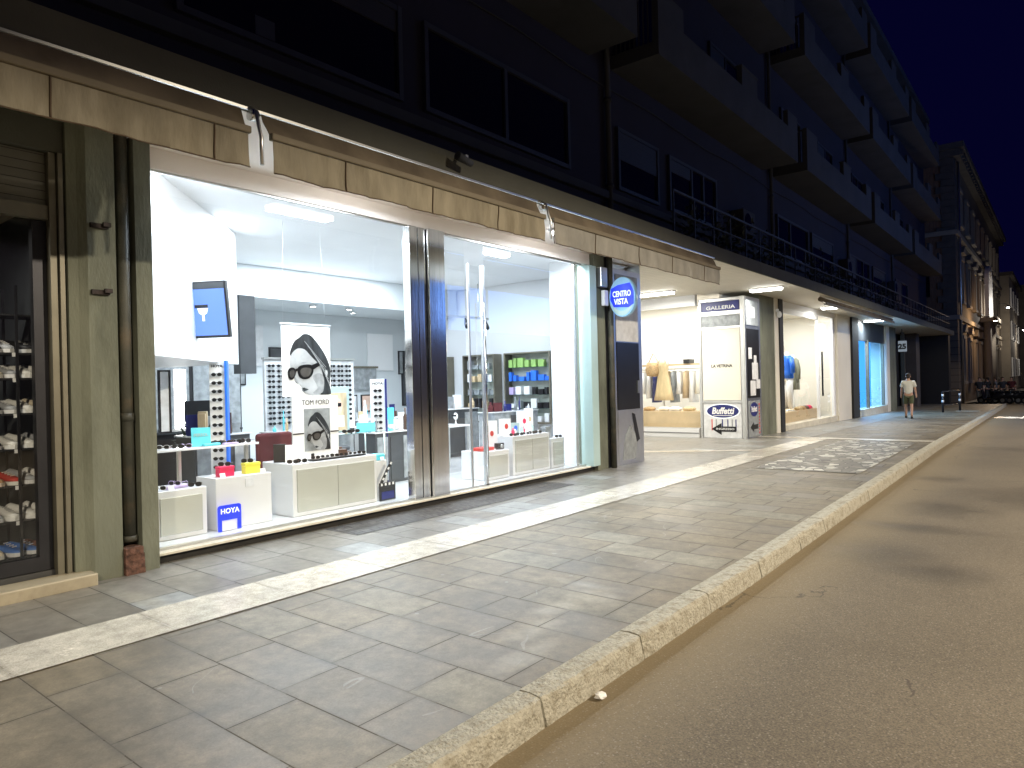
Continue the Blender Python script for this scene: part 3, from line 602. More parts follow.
# door closer box and lamp on pillar two
# ------------------------------------------------------------------ lighting fixtures
K['lamp'] = emit('lit_tube', (1,1,.97), 9)
K['panel_lamp'] = emit('lit_diffuser', (1,.99,.96), 5)
K['spot_lens'] = emit('lit_spot_lens', (1,.98,.92), 40)
def area(name, loc, sx, sy, power, col=(1,1,1), rot=(0,0,0), spread=180):
    l = bpy.data.lights.new(name, 'AREA'); l.shape = 'RECTANGLE'; l.size = sx; l.size_y = sy; l.energy = power; l.color = col; l.spread = R(spread)
    o = bpy.data.objects.new(name, l); C.objects.link(o); o.location = loc; o.rotation_euler = rot; return o
def panel_light(x, y, sx, sy, z, label, group, m='panel_lamp'):
    t = thing('ceiling_light', label, 'ceiling light', (x, y, z), 0, group)
    q = MB(); q.box(x-sx/2,x+sx/2,y-sy/2,y-sy/2+.02,z-.05,z-.001); q.box(x-sx/2,x+sx/2,y+sy/2-.02,y+sy/2,z-.05,z-.001); q.box(x-sx/2,x-sx/2+.02,y-sy/2+.02,y+sy/2-.02,z-.05,z-.001); q.box(x+sx/2-.02,x+sx/2,y-sy/2+.02,y+sy/2-.02,z-.05,z-.001)
    q.build('frame', K['white'], t)
    box('diffuser', m, t, x-sx/2+.021, x+sx/2-.021, y-sy/2+.021, y+sy/2-.021, z-.04, z-.02)
    return t
def tube_lamp(x, y, z, L, label, along='X', p=60, group=None, col=(1,.98,.9)):
    t = thing('ceiling_tube_lamp', label, 'tube lamp', (x, y, z), 0, group)
    a, b_ = (L/2, .09) if along == 'X' else (.09, L/2)
    box('housing', 'white', t, x-a-.03, x+a+.03, y-b_-.02, y+b_+.02, z-.035, z-.002)
    q = MB(); q.box(x-a, x+a, y-b_, y+b_, z-.085, z-.038, .012); q.build('diffuser', K['lamp'], t)
    area('tube_lamp_light', (x, y, z-.10), 2*a, 2*b_, p, col)
# ------------------------------------------------------------------ lamps
EXPO = 1.0
for i, (x, y, sx, sy, p) in enumerate(((-6.90, 4.6, .12, 2.9, 78), (-6.90, 8.6, .12, 3.2, 72), (-8.6, 5.6, .5, 1.8, 40), (-8.6, 9.4, .5, 2.4, 45), (-10.6, 8.2, .5, 3.0, 120))):
    area('shop_ceiling_lamp', (x, y, 3.83 if x > -7.2 else 3.855), sx, sy, p, (.80,.90,1.0), (0, R(-14) if x > -7.2 else 0, 0))
for y, lb in ((5.2, 'hidden behind the first long awning'), (8.9, 'behind the greyer awning')):
    tube_lamp(-5.85, y, 3.893, .9, 'added tube lamp on the canopy soffit ' + lb, 'Y', 46, col=(.80,.90,1))  # added out of sight behind the awnings to brighten the window header
for x, y in ((-11.8, 8.4), (-11.8, 9.3), (-12.3, 9.8), (-12.0, 11.2)):
    t = thing('spotlight', 'small round recessed spotlight in the lowered back ceiling', 'spotlight', (x, y, 3.28), 0, 'recessed spotlights at the back of the optician')
    MB().lathe((x,y,3.24), [(.05,.04),(.075,.038),(.08,.01),(.06,0),(.05,.004)], 14).build('ring', K['white'], t)
    MB().lathe((x,y,3.25), [(.001,0),(.048,0),(.048,.02),(.001,.02)], 14).build('lens', K['spot_lens'], t)
# ceiling track with little aimed spots
t = thing('track_light', 'black ceiling track with small aimed spotlights seen through the door', 'track light', (-9.3, 9.0, 2.95))
q = MB().box(-9.32,-9.28,8.6,10.9,2.93,2.97); q.tube([(-9.3,8.9,2.97),(-9.3,8.9,3.65)],.01); q.tube([(-9.3,10.6,2.97),(-9.3,10.6,3.65)],.01); q.build('track', K['alu'], t)
for y in (8.8, 9.5, 10.2, 10.8):
    h = MB().tube([(-9.3,y,2.92),(-9.25,y-.03,2.82),(-9.19,y-.06,2.74)],[.02,.045,.05],10).build('spot_head', K['black'], t)
# tube lamps under the canopy and in the open lobby
tube_lamp(-5.9, 17.9, G(17.9)+3.895, .78, 'lit tube lamp on the canopy soffit beside the lettered pillar', 'X', 42)
tube_lamp(-8.3, 16.5, 3.895, 1.0, 'lit tube lamp on the ceiling of the open lobby', 'X', 60)
tube_lamp(-8.8, 14.0, 3.895, 1.0, 'lit tube lamp in the lobby ceiling behind the grey service door', 'X', 60)
tube_lamp(-6.05, 32.0, 3.895, .9, 'lit tube lamp on the soffit outside the blue shop', 'X', 75, col=(.8,.92,1))
tube_lamp(-6.0, 24.5, 3.895, .5, 'short tube lamp on the soffit before the window with the blue shirt', 'X', 25)

# ------------------------------------------------------------------ awnings
def wave_sheet(pts_fn, y0, y1, n, m_, thick=.006):
    q = MB(); vs = []; fs = []
    for i in range(n+1):
        for j in range(m_+1): vs.append(Vector(pts_fn(y0+(y1-y0)*i/n, j/m_)))
    for i in range(n):
        for j in range(m_): a = i*(m_+1)+j; fs.append((a, a+1, a+m_+2, a+m_+1))
    q.add(vs, fs, True)
    q.add([v-Vector((thick,0,0)) for v in vs], [tuple(reversed(f)) for f in fs], True); return q
K['canvas_bar'] = mat('awning_bar_cover', (.18,.15,.10), .7, var=.1, scale=4)
for kk in ('canvas', 'canvas_top'): pass
K['canvas_grey'] = mat('greyed_awning_canvas', (.27,.26,.23), .85, var=.2, scale=5, bump=.9, bscale=9, dirt=(.28,.26,.21), dirt_amt=.5, dirt_scale=2.2, stretch=(1,1,.5))
def awning(y0, y1, label, seams, cm='canvas'):
    t = thing('awning', label, 'awning', (-5.15, y0, 3.89))
    rnd = random.Random(int(y0*10)+5); ph = [rnd.uniform(0, 6.28) for _ in range(6)]
    def slope(y, v):
        sag = -.018*math.sin(math.pi*v)*(1+.5*math.sin(y*2.3+ph[0]))+.008*math.sin(y*7+v*5+ph[1])*math.sin(math.pi*v)
        return (-5.14+.125*v+sag*.6, y, 3.875-.215*v+sag)
    wave_sheet(slope, y0, y1, int((y1-y0)*8), 8).build('cover', K['canvas_top'], t)
    def val(y, v):
        w = .014*math.sin(y*5+ph[2]+v)+.010*math.sin(y*11+ph[3]+v*3)+.007*math.sin(y*23+ph[4]-v*4)+.006*math.sin(y*37+ph[5]+v*2)*v
        return (-5.008+w*v, y, 3.630-.268*v)
    va = wave_sheet(val, y0+.02, y1-.02, int((y1-y0)*26), 8).build('valance', K[cm], t)
    q = MB(); q.box(-5.045,-4.985,y0,y1,3.632,3.692,.012); q.build('front_bar', K['canvas_bar'], t)
    MB().tube([(a+.003, b_, c) for a, b_, c in [val(y0+.02+(y1-y0-.04)*i/60, 1.0) for i in range(61)]], .006, 5).build('hem', K['seam'], va)
    for s in seams:
        p = [val(s, v/6) for v in range(7)]
        MB().tube([(a+.004, b_, c) for a, b_, c in p], .007, 5).build('seam', K['seam'], va)
    return t
aw = [(-2.6, 3.02), (3.2, onx(546,235,-5).y), (onx(554,235,-5).y, 12.62)]
awning(*aw[0], 'creased beige awning above the shoe shop and the green pillar', [1.2+.43, 2.72, -.3])
awning(*aw[1], 'long beige awning above the optician window and steel post', [3.95, 5.05, 6.1, 7.2])
awning(*aw[2], 'greyer awning above the round sign and lobby entrance', [8.2, 9.45, 10.6, 11.9], 'canvas_grey')
for y, lb in ((3.10, 'metal roller bracket between the first and second awnings'), (onx(550,235,-5).y, 'pale bent bracket arm between the long awning and the grey one')):
    t = thing('awning_bracket', lb, 'bracket', (-5.12, y, 3.9))
    q = MB().tube([(-5.14,y,3.90),(-5.05,y,3.84),(-5.02,y,3.72),(-4.985,y,3.62),(-4.985,y,3.40)], .016, 8); q.build('arm', K['alu'], t)
    q = MB().tube([(-5.10,y-.03,3.83),(-5.10,y+.03,3.83)], .05, 12); q.build('wheel', K['steel'], t)
t = thing('rolled_awning', 'rolled up dark awning under the canopy before the white shop window', 'awning', (-5.35, 20.9, 3.8))
q = MB().tube([(-5.40,21.0,3.80),(-5.40,31.5,3.80)], .065, 10); q.build('roll', K['canvas_top'], t)
q = MB().box(-5.38,-5.30,21.3,31.6,3.66,3.735); q.build('front_bar', K['bronze'], t)
for y in (21.2, 26, 31): MB().tube([(-5.45,y,3.9),(-5.45,y,3.78),(-5.32,y,3.68)], .02, 6).build('bracket', K['alu'], t)
# small floodlight on the fascia
p = onx(457,160,-5.15); t = thing('fascia_floodlight', 'small grey floodlight clamped to the top of the canopy fascia', 'floodlight', (-5.15, p.y, 4.1))
MB().box(-5.165,-5.0,p.y-.02,p.y+.02,4.06,4.09).build('arm', K['alu'], t)
q = MB().tube([(-5.03,p.y-.12,4.06),(-5.03,p.y+.10,4.02)], [.05,.035], 10); q.build('lamp_head', K['balc'], t)

# ------------------------------------------------------------------ shoe shop
box('shop_floor', 'darkfloor', B, -12, -6.62, -8, 2.25, -.02, .14)
MB().box(-6.60,-6.34,-8,2.33,-.01,.10,.012).build('doorstep', mat('worn_doorstep_marble', (.40,.35,.25), .5, var=.15, scale=6, dirt=(.16,.13,.09), dirt_amt=.7, dirt_scale=3), B)
box('back_wall', 'grey_dark', B, -9.6, -9.4, -8, 2.25, .14, 3.88)
box('side_wall', 'grey_dark', B, -9.4, -7.02, 2.20, 2.255, .14, 3.3)
box('shutter_box', 'shutter', B, -6.95, -6.62, -8, 2.10, 3.18, 3.62)
box('shutter_lip', 'bronze', B, -6.66, -6.58, -8, 2.10, 3.06, 3.175)
box('shop_header', 'fascia', B, -7.0, -6.56, -8, 2.215, 3.63, 3.89)
q = MB(); q.box(-6.70,-6.56,2.105,2.155,.10,3.62); q.box(-6.66,-6.53,2.165,2.20,.10,3.62); q.build('door_jamb', K['bronze'], B)
sf = box('shop_door_frame', 'dark_metal', B, -6.72, -6.64, 2.00, 2.10, .145, 3.05)
q = MB(); q.box(-6.72,-6.64,-3,2.0,.145,.26); q.build('bottom_rail', K['dark_metal'], sf)
pane(-3, 2.0, .26, 3.05, x=-6.68, parent=sf)
rk = thing('shoe_rack', 'black wire shoe rack with eight shelves inside the left shop', 'shoe rack', (-7.3, 1.4, .14))
ys = (315, 353, 378, 413, 448, 484, 519, 555); RX = -7.15
zs = [onx(30, y, RX).z for y in ys]; ry1 = onx(50, 450, RX).y; ry0 = -.6
for z in zs:
    q = MB()
    q.box(RX-.35,RX,ry0,ry1,z-.015,z); q.build('shelf', K['blackm'], rk)
for y in (onx(19,450,RX+.01).y, ry1-.01):
    for x in (RX+.005, RX-.35): MB().box(x,x+.018,y-.01,y+.012,.14,zs[0]+.25).build('upright', K['dark_metal'], rk)
def shoe_meshes(kind):
    up = MB(); n = 12; rings = []
    secs = [(0,.028,.075),(.03,.036,.085),(.08,.038,.075),(.13,.036,.070),(.17,.040,.055),(.22,.044,.045),(.26,.038,.034),(.285,.02,.022)]
    if kind == 'flat': secs = [(a, b_, c*.72) for a, b_, c in secs]
    for s, w, h in secs:
        rings.append([Vector((w*math.cos(2*math.pi*k/n), s-.14, .018+max(0, h*(.5+.5*math.sin(2*math.pi*k/n))) )) for k in range(n)])
    up.loft(rings)
    so = MB(); pr = []
    for s, w, h in [(-.005,.03,0),(.03,.042,0),(.1,.040,0),(.17,.044,0),(.23,.048,0),(.27,.04,0),(.295,.015,0)]: pr.append((w, s-.14))
    poly = [Vector((w, s, 0)) for w, s in pr]+[Vector((-w, s, 0)) for w, s in reversed(pr)]
    so.extr(poly, (0,0,.026))
    la = MB()
    for k in range(4): la.box(-.018,.018,.0+k*.026,.008+k*.026,.085-k*.008,.092-k*.008)
    return up, so, la
SHC = {'white': ((.78,.77,.74),(.8,.8,.78),(.5,.5,.5)), 'cream': ((.68,.60,.46),(.75,.72,.65),(.4,.3,.2)), 'grey': ((.35,.36,.38),(.7,.7,.7),(.8,.8,.8)),
       'black': ((.02,.02,.022),(.55,.55,.55),(.4,.4,.4)), 'red': ((.45,.03,.02),(.7,.68,.62),(.8,.7,.6)), 'brown': ((.16,.06,.035),(.08,.05,.04),(.3,.2,.1)), 'blue': ((.05,.16,.50),(.7,.7,.7),(.7,.7,.8)), 'tan': ((.42,.25,.13),(.6,.5,.4),(.3,.2,.1))}
shoe_t = {}
for c_, (a, b_, c2) in SHC.items():
    t = thing('shoe', c_, 'shoe', (0,0,-5), 0)
    u, s, l = shoe_meshes('flat' if c_ in ('brown','blue') else 'hi')
    u.build('upper', mat('shoe_upper_'+c_, a, .6), t, False); s.build('sole', mat('shoe_sole_'+c_, b_, .6), t, False); l.build('laces', mat('shoe_laces_'+c_, c2, .7), t, False)
    shoe_t[c_] = t
rows = [(1,['black','grey','black','black']),(2,['tan','cream','grey','white','white']),(3,['black','black','grey','white','cream']),(4,['black','black','white','white','grey']),
        (5,['black','tan','red','grey','white']),(6,['black','grey','white','white','white']),(7,['brown','cream','cream','blue','blue','brown'])]
ordn = {1:'top',2:'second',3:'third',4:'fourth',5:'fifth',6:'sixth',7:'bottom'}
first = {}
for ri, cols in rows:
    z = zs[ri]; n = len(cols)
    for k, c_ in enumerate(cols):
        y = ry1-.06-(n-1-k)*.125; a = R(-68+random.uniform(-9, 9)); lab = '%s shoe on the %s stocked shelf of the shoe rack' % (c_, ordn[ri])
        cnt = cols.count(c_)
        if cnt > 1: lab = '%s shoe, one of the like ones on the %s stocked shelf' % (c_, ordn[ri])
        o = shoe_t[c_] if c_ not in first else dup(shoe_t[c_])
        first[c_] = 1
        for (dx) in (-.16,):
            o.location = (RX+dx, y, z+.002); o.rotation_euler = (0, 0, a); o.scale = (1.12, 1.12, 1.25)
        setp(o, lab, 'shoe', 'shoes on the rack')
for ri in range(1, 8):     # second pair row, nearer the rack's left end
    z = zs[ri]
    for k in range(3):
        c_ = ['black','brown','grey','cream'][(ri+k) % 4]
        o = dup(shoe_t[c_]); o.location = (RX-.16, ry1-.78-.13*k, z+.002); o.rotation_euler = (0,0,R(-70)); setp(o, '%s shoe at the shadowy left end of the %s stocked shelf' % (c_, ordn[ri]), 'shoe', 'shoes on the rack')
for i, z in enumerate(zs[1:7]):
    o = MB().box(0,.003,-.012,.012,-.035,0).build('price_tag', K['print_white']); o.location = (RX+.026, onx(15,450,RX).y, z); setp(o, 'small white price tag hanging from the %s stocked shelf' % ordn[i+1], 'price tag', 'price tags on the rack')
area('added_shoe_light', (-6.95, .9, 3.0), .2, 1.4, 12, (1,.95,.85))  # added light inside the window to brighten the shoes

# ------------------------------------------------------------------ optician contents
def cabinet(label, y0, y1, x0, x1, z1, doors, zb=.102, group=None):
    t = thing('display_cabinet', label, 'cabinet', ((x0+x1)/2, (y0+y1)/2, zb), 0, group)
    MB().box(x0, x1, y0, y1, zb, z1, .008).build('body', K['white_gloss'], t)
    w = (y1-y0-.10)/max(doors, 1)
    for k in range(doors):
        MB().box(x1+.001, x1+.016, y0+.05+w*k+.003, y0+.05+w*(k+1)-.003, zb+.05, z1-.07, .004).build('door', K['beige_panel'], t)
    return t
cabinet('low white cabinet with one champagne door, leftmost in the window', 3.12, 3.66, -7.55, -7.08, .60, 1)
t = thing('display_plinth', 'plain low white plinth behind the blue HOYA card', 'plinth', (-7.3, 4.08, .102)); MB().box(-7.5,-7.08,3.76,4.42,.102,.66,.006).build('body', K['white_gloss'], t)
MB().box(-7.079,-7.075,4.10,4.20,.53,.62).build('flower_sticker', K['print_grey'], t)
cabinet('wide white cabinet with two champagne doors under the framed advert', 4.66, 5.92, -7.65, -7.02, .72, 2)
cabinet('narrow white cabinet with the clapperboard beside it by the steel post', 5.97, 6.16, -7.6, -7.1, .62, 0)
cabinet('small white cabinet with one door right of the glass door', 8.05, 8.62, -7.5, -6.98, .55, 1)
cabinet('wide white cabinet with two doors in the right window', 8.72, 9.74, -7.55, -6.98, .74, 2)
cabinet('narrow white cabinet at the right end of the window', 9.82, 10.22, -7.45, -7.0, .62, 1)
# wooden edge strip and poster frame at far left
t = thing('wooden_post', 'orange wooden upright at the left edge of the window', 'post', (-7.6, 2.95, .1)); MB().box(-8.3,-8.2,3.46,3.56,.102,1.96,.005).build('post', K['wood_orange'], t)
def framed(label, cx, y0, y1, z0, z1, m='print_mid', face='x', art=None):
    t = thing('framed_picture', label, 'picture', (cx, (y0+y1)/2, z0))
    if face == 'x':
        q = MB(); w = .025; q.box(cx-.03,cx,y0,y0+w,z0,z1); q.box(cx-.03,cx,y1-w,y1,z0,z1); q.box(cx-.03,cx,y0+w,y1-w,z0,z0+w); q.box(cx-.03,cx,y0+w,y1-w,z1-w,z1); q.build('frame', K['black'], t)
        box('print', m, t, cx-.025, cx-.008, y0+w*.9, y1-w*.9, z0+w*.9, z1-w*.9)
    return t
p0, p1 = onx(158,370,-9.2), onx(172,433,-9.2)
framed('tall black framed picture behind the plant at far left', -9.2, p0.y, p1.y, p1.z, p0.z, 'print_grey')
# sunglasses
def glasses(m_frame, m_lens, w=.14):
    fr = MB(); ln = MB()
    for s in (-1, 1):
        pts = []; c = s*w*.25
        for k in range(14):
            a = 2*math.pi*k/14; pts.append(Vector((0, c+w*.2*math.copysign(abs(math.cos(a))**.8, math.cos(a)), w*.155*math.copysign(abs(math.sin(a))**.8, math.sin(a)))))
        ln.extr(pts, (.003,0,0))
        fr.tube([p+Vector((.002,0,0)) for p in pts+pts[:1]], w*.022, 5, False)
        fr.tube([(0,s*w*.46,w*.06),(-.01,s*w*.49,w*.06),(-.11,s*w*.47,w*.05),(-.14,s*w*.46,-.01)], w*.018, 5)
    fr.tube([(0,-w*.07,w*.05),(.004,0,w*.07),(0,w*.07,w*.05)], w*.022, 5)
    t = thing('sunglasses', 'tmp', 'sunglasses', (0,0,-5))
    fr.build('frame', m_frame, t, False); ln.build('lenses', m_lens, t, False); return t
G_dark = glasses(K['black'], K['print_black']); G_white = glasses(K['white_gloss'], K['black']); G_brown = glasses(K['dkwood'], K['black']); G_lilac = glasses(K['purple'], K['black'])
gm = MB()                                    # far pairs: one small mesh
for s in (-1, 1): gm.extr([Vector((0, s*.035+.028*math.cos(a*math.pi/5), .024*math.sin(a*math.pi/5))) for a in range(10)], (.012,0,0))
gm.box(-.004,.006,-.012,.012,.004,.012); gm.box(-.10,0,-.067,-.063,0,.008); gm.box(-.10,0,.063,.067,0,.008)
g_far = gm.build('sunglasses', K['print_black']); used_far = [0]
used = {}
def put(T, loc, rz, label, group, tilt=0, sc=1):
    if T.name not in used: used[T.name] = 1; o = T
    else: o = dup(T)
    o.location = loc; o.rotation_euler = (0, tilt, rz); o.scale = (sc,)*3; setp(o, label, 'sunglasses', group); return o
def far(loc, rz, label, group, sc=1):
    if not used_far[0]: used_far[0] = 1; o = g_far
    else: o = g_far.copy(); C.objects.link(o)
    o.location = loc; o.rotation_euler = (0,0,rz); o.scale = (sc,)*3; setp(o, label, 'sunglasses', group); return o
YAW = R(-38)
# front shelf of white acrylic
sh = thing('display_shelf', 'white low shelf stand holding sunglasses and the cyan card', 'shelf', (-7.5, 3.7, .1))
MB().box(-7.78,-7.48,3.22,4.52,.955,.98,.004).build('shelf_board', K['white_gloss'], sh)
for y in (3.3, 3.62, 4.42): MB().box(-7.65,-7.6,y,y+.03,.102,.953).build('leg', K['alu'], sh)
put(G_white, (-7.52,3.42,1.01), YAW, 'white framed sunglasses on the shelf beside the striped green pillar edge', 'sunglasses on the front shelf')
put(G_dark, (-7.53,3.58,1.008), YAW-.3, 'dark sunglasses on the front shelf left of the cyan card', 'sunglasses on the front shelf')
put(G_lilac, (-7.52,3.66,1.005), YAW+.2, 'lilac sunglasses lying between the white pair and cyan card', 'sunglasses on the front shelf')
for k in range(4): put(G_brown if k % 2 else G_dark, (-7.55, 4.03+.12*k, 1.005), YAW+random.uniform(-.3,.3), ('brown' if k % 2 else 'black')+' sunglasses on the front shelf right of the cyan card', 'sunglasses on the front shelf')
def card(name, label, loc, w, h, m, rz=0, lean=-.12, words=None, ink='white', size=.04, cat='card', depth=.012):
    t = thing(name, label, cat, loc, rz)
    q = MB().box(-depth,0,-w/2,w/2,0,h,.003); c = q.build('panel', K[m], t, False); c.rotation_euler = (0, lean, 0)
    if words:
        o = text(words, size, (.003,0,h*.6), (0,1,0), (0,0,1), ink, None, 'lettering', .001, .0008); o.parent = c
    return t
card('display_card', 'cyan display card standing on the front shelf', (-7.56,3.86,.982), .20, .21, 'cyan', YAW*.5, words='PERSOL', ink='teal_glass', size=.045)
t = thing('eyewear_case', 'flat pale blue case lying before the cyan card', 'case', (-7.51,3.95,.982)); MB().box(-7.56,-7.49,3.86,4.05,.982,1.01,.008).build('shell', K['cyan'], t)
t = thing('eyewear_case', 'lilac case lying on the right of the front shelf', 'case', (-7.51,4.17,.982)); MB().box(-7.54,-7.49,4.09,4.27,.982,1.0,.006).build('shell', K['purple'], t)
# tops of the low cabinets
t = thing('eyewear_case', 'long lilac case on the leftmost low cabinet', 'case', (-7.2,3.4,.602)); MB().box(-7.26,-7.17,3.26,3.52,.602,.632,.01).build('shell', K['purple'], t)
put(G_white, (-7.14,3.2,.632), YAW, 'white sunglasses on the leftmost low cabinet', 'sunglasses on the low cabinets')
put(G_dark, (-7.13,3.56,.626), YAW+.2, 'black sunglasses at the right edge of the leftmost low cabinet', 'sunglasses on the low cabinets')
put(G_lilac, (-7.15,3.36,.662), YAW-.3, 'lilac sunglasses on top of the long lilac case', 'sunglasses on the low cabinets')
def smallbox(label, m, x, y, z, w, h, d=.09):
    t = thing('gift_box', label, 'box', (x, y, z)); MB().box(x-d,x,y-w/2,y+w/2,z,z+h*.72,.004).build('body', K[m], t); MB().box(x-d-.004,x+.004,y-w/2-.004,y+w/2+.004,z+h*.72+.001,z+h,.004).build('lid', K[m], t); return t
smallbox('magenta box on the white plinth', 'pink', -7.15, 3.93, .662, .17, .11)
smallbox('yellow box on the white plinth', 'yellow', -7.15, 4.24, .662, .18, .12)
put(G_brown, (-7.2,3.93,.80), YAW, 'brown sunglasses held above the magenta box', 'sunglasses on the plinth').location.z = .795
put(G_dark, (-7.2,4.2,.805), YAW, 'black sunglasses held above the yellow box', 'sunglasses on the plinth')
# HOYA arch card
t = thing('sign_card', 'blue arched HOYA card standing on the window sill before the plinth', 'sign', (-6.99, 3.86, .106))
def arch(w, h, x, d, y, z, r=.03, n=5):
    p = [Vector((x, y-w/2, z))]
    for k in range(n+1): a = math.pi-k/n*math.pi/2; p.append(Vector((x, y-w/2+r+r*math.cos(a), z+h-r+r*math.sin(a))))
    for k in range(n+1): a = math.pi/2-k/n*math.pi/2; p.append(Vector((x, y+w/2-r+r*math.cos(a), z+h-r+r*math.sin(a))))
    p.append(Vector((x, y+w/2, z))); return p
q = MB(); yc = 3.86
q.box(-7.0,-6.985,yc-.13,yc-.09,.106,.22); q.box(-7.0,-6.985,yc+.09,yc+.13,.106,.22); q.extr(arch(.26,.16,-7.0,0,yc,.22), (.015,0,0)); q.build('panel', K['signblue'], t)
text('HOYA', .075, (-6.982, yc, .315), (0,1,0), (0,0,1), 'signwhite', t, 'lettering', .001, .002)
box('pale_foot', 'print_white', t, -7.03, -7.005, yc-.09, yc+.09, .106, .215)
# framed advert on the wide cabinet
def portrait(parent, x, y0, y1, z0, z1, close=True):
    """black and white fashion print: a generic head in profile with big dark sunglasses"""
    w, h = y1-y0, z1-z0; lay = [0]
    def poly(name, pts, m):
        lay[0] += .0016; P = [Vector((x+lay[0], y0+w*u, z0+h*v)) for u, v in pts]
        return MB().extr(P, (.0012,0,0)).build(name, K[m], parent)
    def sm(pts, n=4):
        out = []; L = len(pts)
        for i in range(L):
            a, b_, c, d = pts[i-1], pts[i], pts[(i+1) % L], pts[(i+2) % L]
            for k in range(n):
                s = k/n; out.append(tuple(.5*((2*b_[j])+(-a[j]+c[j])*s+(2*a[j]-5*b_[j]+4*c[j]-d[j])*s*s+(-a[j]+3*b_[j]-3*c[j]+d[j])*s**3) for j in (0,1)))
        return [(min(.995, max(.005, u)), min(.995, max(.005, v))) for u, v in out]
    poly('hair_print', sm([(.15,.58),(.17,.70),(.24,.80),(.33,.85),(.44,.91),(.58,.89),(.70,.80),(.84,.66),(.94,.52),(.995,.36),(.97,.14),(.995,.01),(.60,.01),(.60,.3),(.40,.5)]), 'print_dark')
    poly('face_print', sm([(.14,.55),(.19,.63),(.30,.69),(.44,.68),(.55,.60),(.66,.52),(.77,.44),(.82,.28),(.76,.01),(.54,.01),(.44,.035),(.385,.065),(.355,.10),(.36,.125),(.33,.15),(.315,.175),(.25,.19),(.235,.215),(.20,.27),(.16,.36),(.125,.47)]), 'print_face')
    poly('cheek_shadow_print', sm([(.60,.28),(.74,.33),(.84,.26),(.82,.06),(.70,.02),(.60,.04),(.70,.12)]), 'print_soft')
    poly('brow_shadow_print', sm([(.22,.40),(.30,.47),(.46,.50),(.60,.48),(.64,.44),(.50,.45),(.34,.43)]), 'print_soft')
    poly('nose_shadow_print', sm([(.215,.27),(.25,.26),(.29,.20),(.27,.19),(.24,.205)]), 'print_soft')
    poly('frame_print', sm([(.28,.38),(.30,.29),(.38,.245),(.50,.25),(.59,.31),(.615,.40),(.56,.455),(.42,.455),(.31,.43)]), 'print_black')
    poly('frame_print', sm([(.08,.36),(.085,.28),(.13,.235),(.19,.25),(.235,.31),(.24,.37),(.20,.41),(.12,.405)]), 'print_black')
    poly('bridge_print', [(.22,.385),(.30,.41),(.30,.375),(.23,.35)], 'print_black')
    poly('temple_print', [(.58,.45),(.82,.53),(.83,.48),(.60,.38)], 'print_black')
    poly('lens_print', sm([(.33,.37),(.35,.30),(.41,.275),(.50,.285),(.55,.33),(.565,.385),(.50,.41),(.40,.41)]), 'print_lens')
    poly('lens_print', sm([(.11,.35),(.115,.29),(.145,.265),(.18,.28),(.205,.32),(.205,.36),(.17,.38)]), 'print_lens')
    poly('lips_print', sm([(.36,.105),(.40,.118),(.43,.108),(.49,.09),(.44,.072),(.39,.07)]), 'print_dark')
    poly('ear_print', sm([(.855,.36),(.90,.37),(.905,.31),(.87,.27)]), 'print_grey')
    for k in range(6): poly('strand_print', [(.42+.07*k,.80-.07*k),(.425+.07*k,.805-.07*k),(.88+.015*k,.42-.06*k),(.872+.015*k,.415-.06*k)], 'print_soft')
t = thing('advert_board', 'white standing TOM FORD advert with a black and white portrait in sunglasses', 'poster', (-7.25, 5.15, .722), R(-8))
bx = -7.25; y0, y1 = 4.83, 5.50
MB().box(bx-.02,bx,y0,y1,.722,1.50,.003).build('board', K['print_white'], t)
text('TOM FORD', .085, (bx+.003, (y0+y1)/2, 1.425), (0,1,0), (0,0,1), 'print_black', t, 'lettering', .0008, .0, width=.40)
pp = setp(box('photo_print', 'print_mid', t, bx+.0005, bx+.003, 4.99, 5.37, .83, 1.35))
portrait(pp, bx+.0035, 4.99, 5.37, .83, 1.35)
box('side_bar', 'print_black', t, bx+.001, bx+.004, y0, 4.985, 1.045, 1.06); box('side_bar', 'print_black', t, bx+.001, bx+.004, 5.375, y1, 1.045, 1.06)
tr = thing('display_tray', 'long black tray of small frames before the standing advert', 'tray', (-7.12, 5.35, .722)); MB().box(-7.18,-7.06,4.98,5.78,.722,.742,.004).build('base', K['black'], tr)
for k in range(6): put([G_brown,G_white,G_dark][k % 3], (-7.09, 5.03+.14*k, .765), YAW, ['brown','white','black'][k % 3]+' sunglasses on the long black tray', 'sunglasses on the tray', sc=.8)
# hanging portrait banner
t = thing('hanging_banner', 'hanging white banner with a large black and white portrait in sunglasses', 'banner', (-7.6, 5.2, 1.52))
by0, by1, bz0, bz1, bx = 4.93, 5.66, 1.50, 2.42, -7.6
box('cloth', 'print_white', t, bx-.004, bx, by0, by1, bz0, bz1); MB().tube([(bx,by0-.01,bz1),(bx,by1+.01,bz1)], .012, 8).build('rod', K['white'], t)
portrait(t, bx+.001, by0+.02, by1, bz0+.01, bz1-.04)
for y, yy in ((by0+.03, by0+.06), (by1-.07, by1-.12)): MB().tube([(bx,y,bz1),(bx,yy,3.70)], .0018, 5).build('cord', K['white'], t)
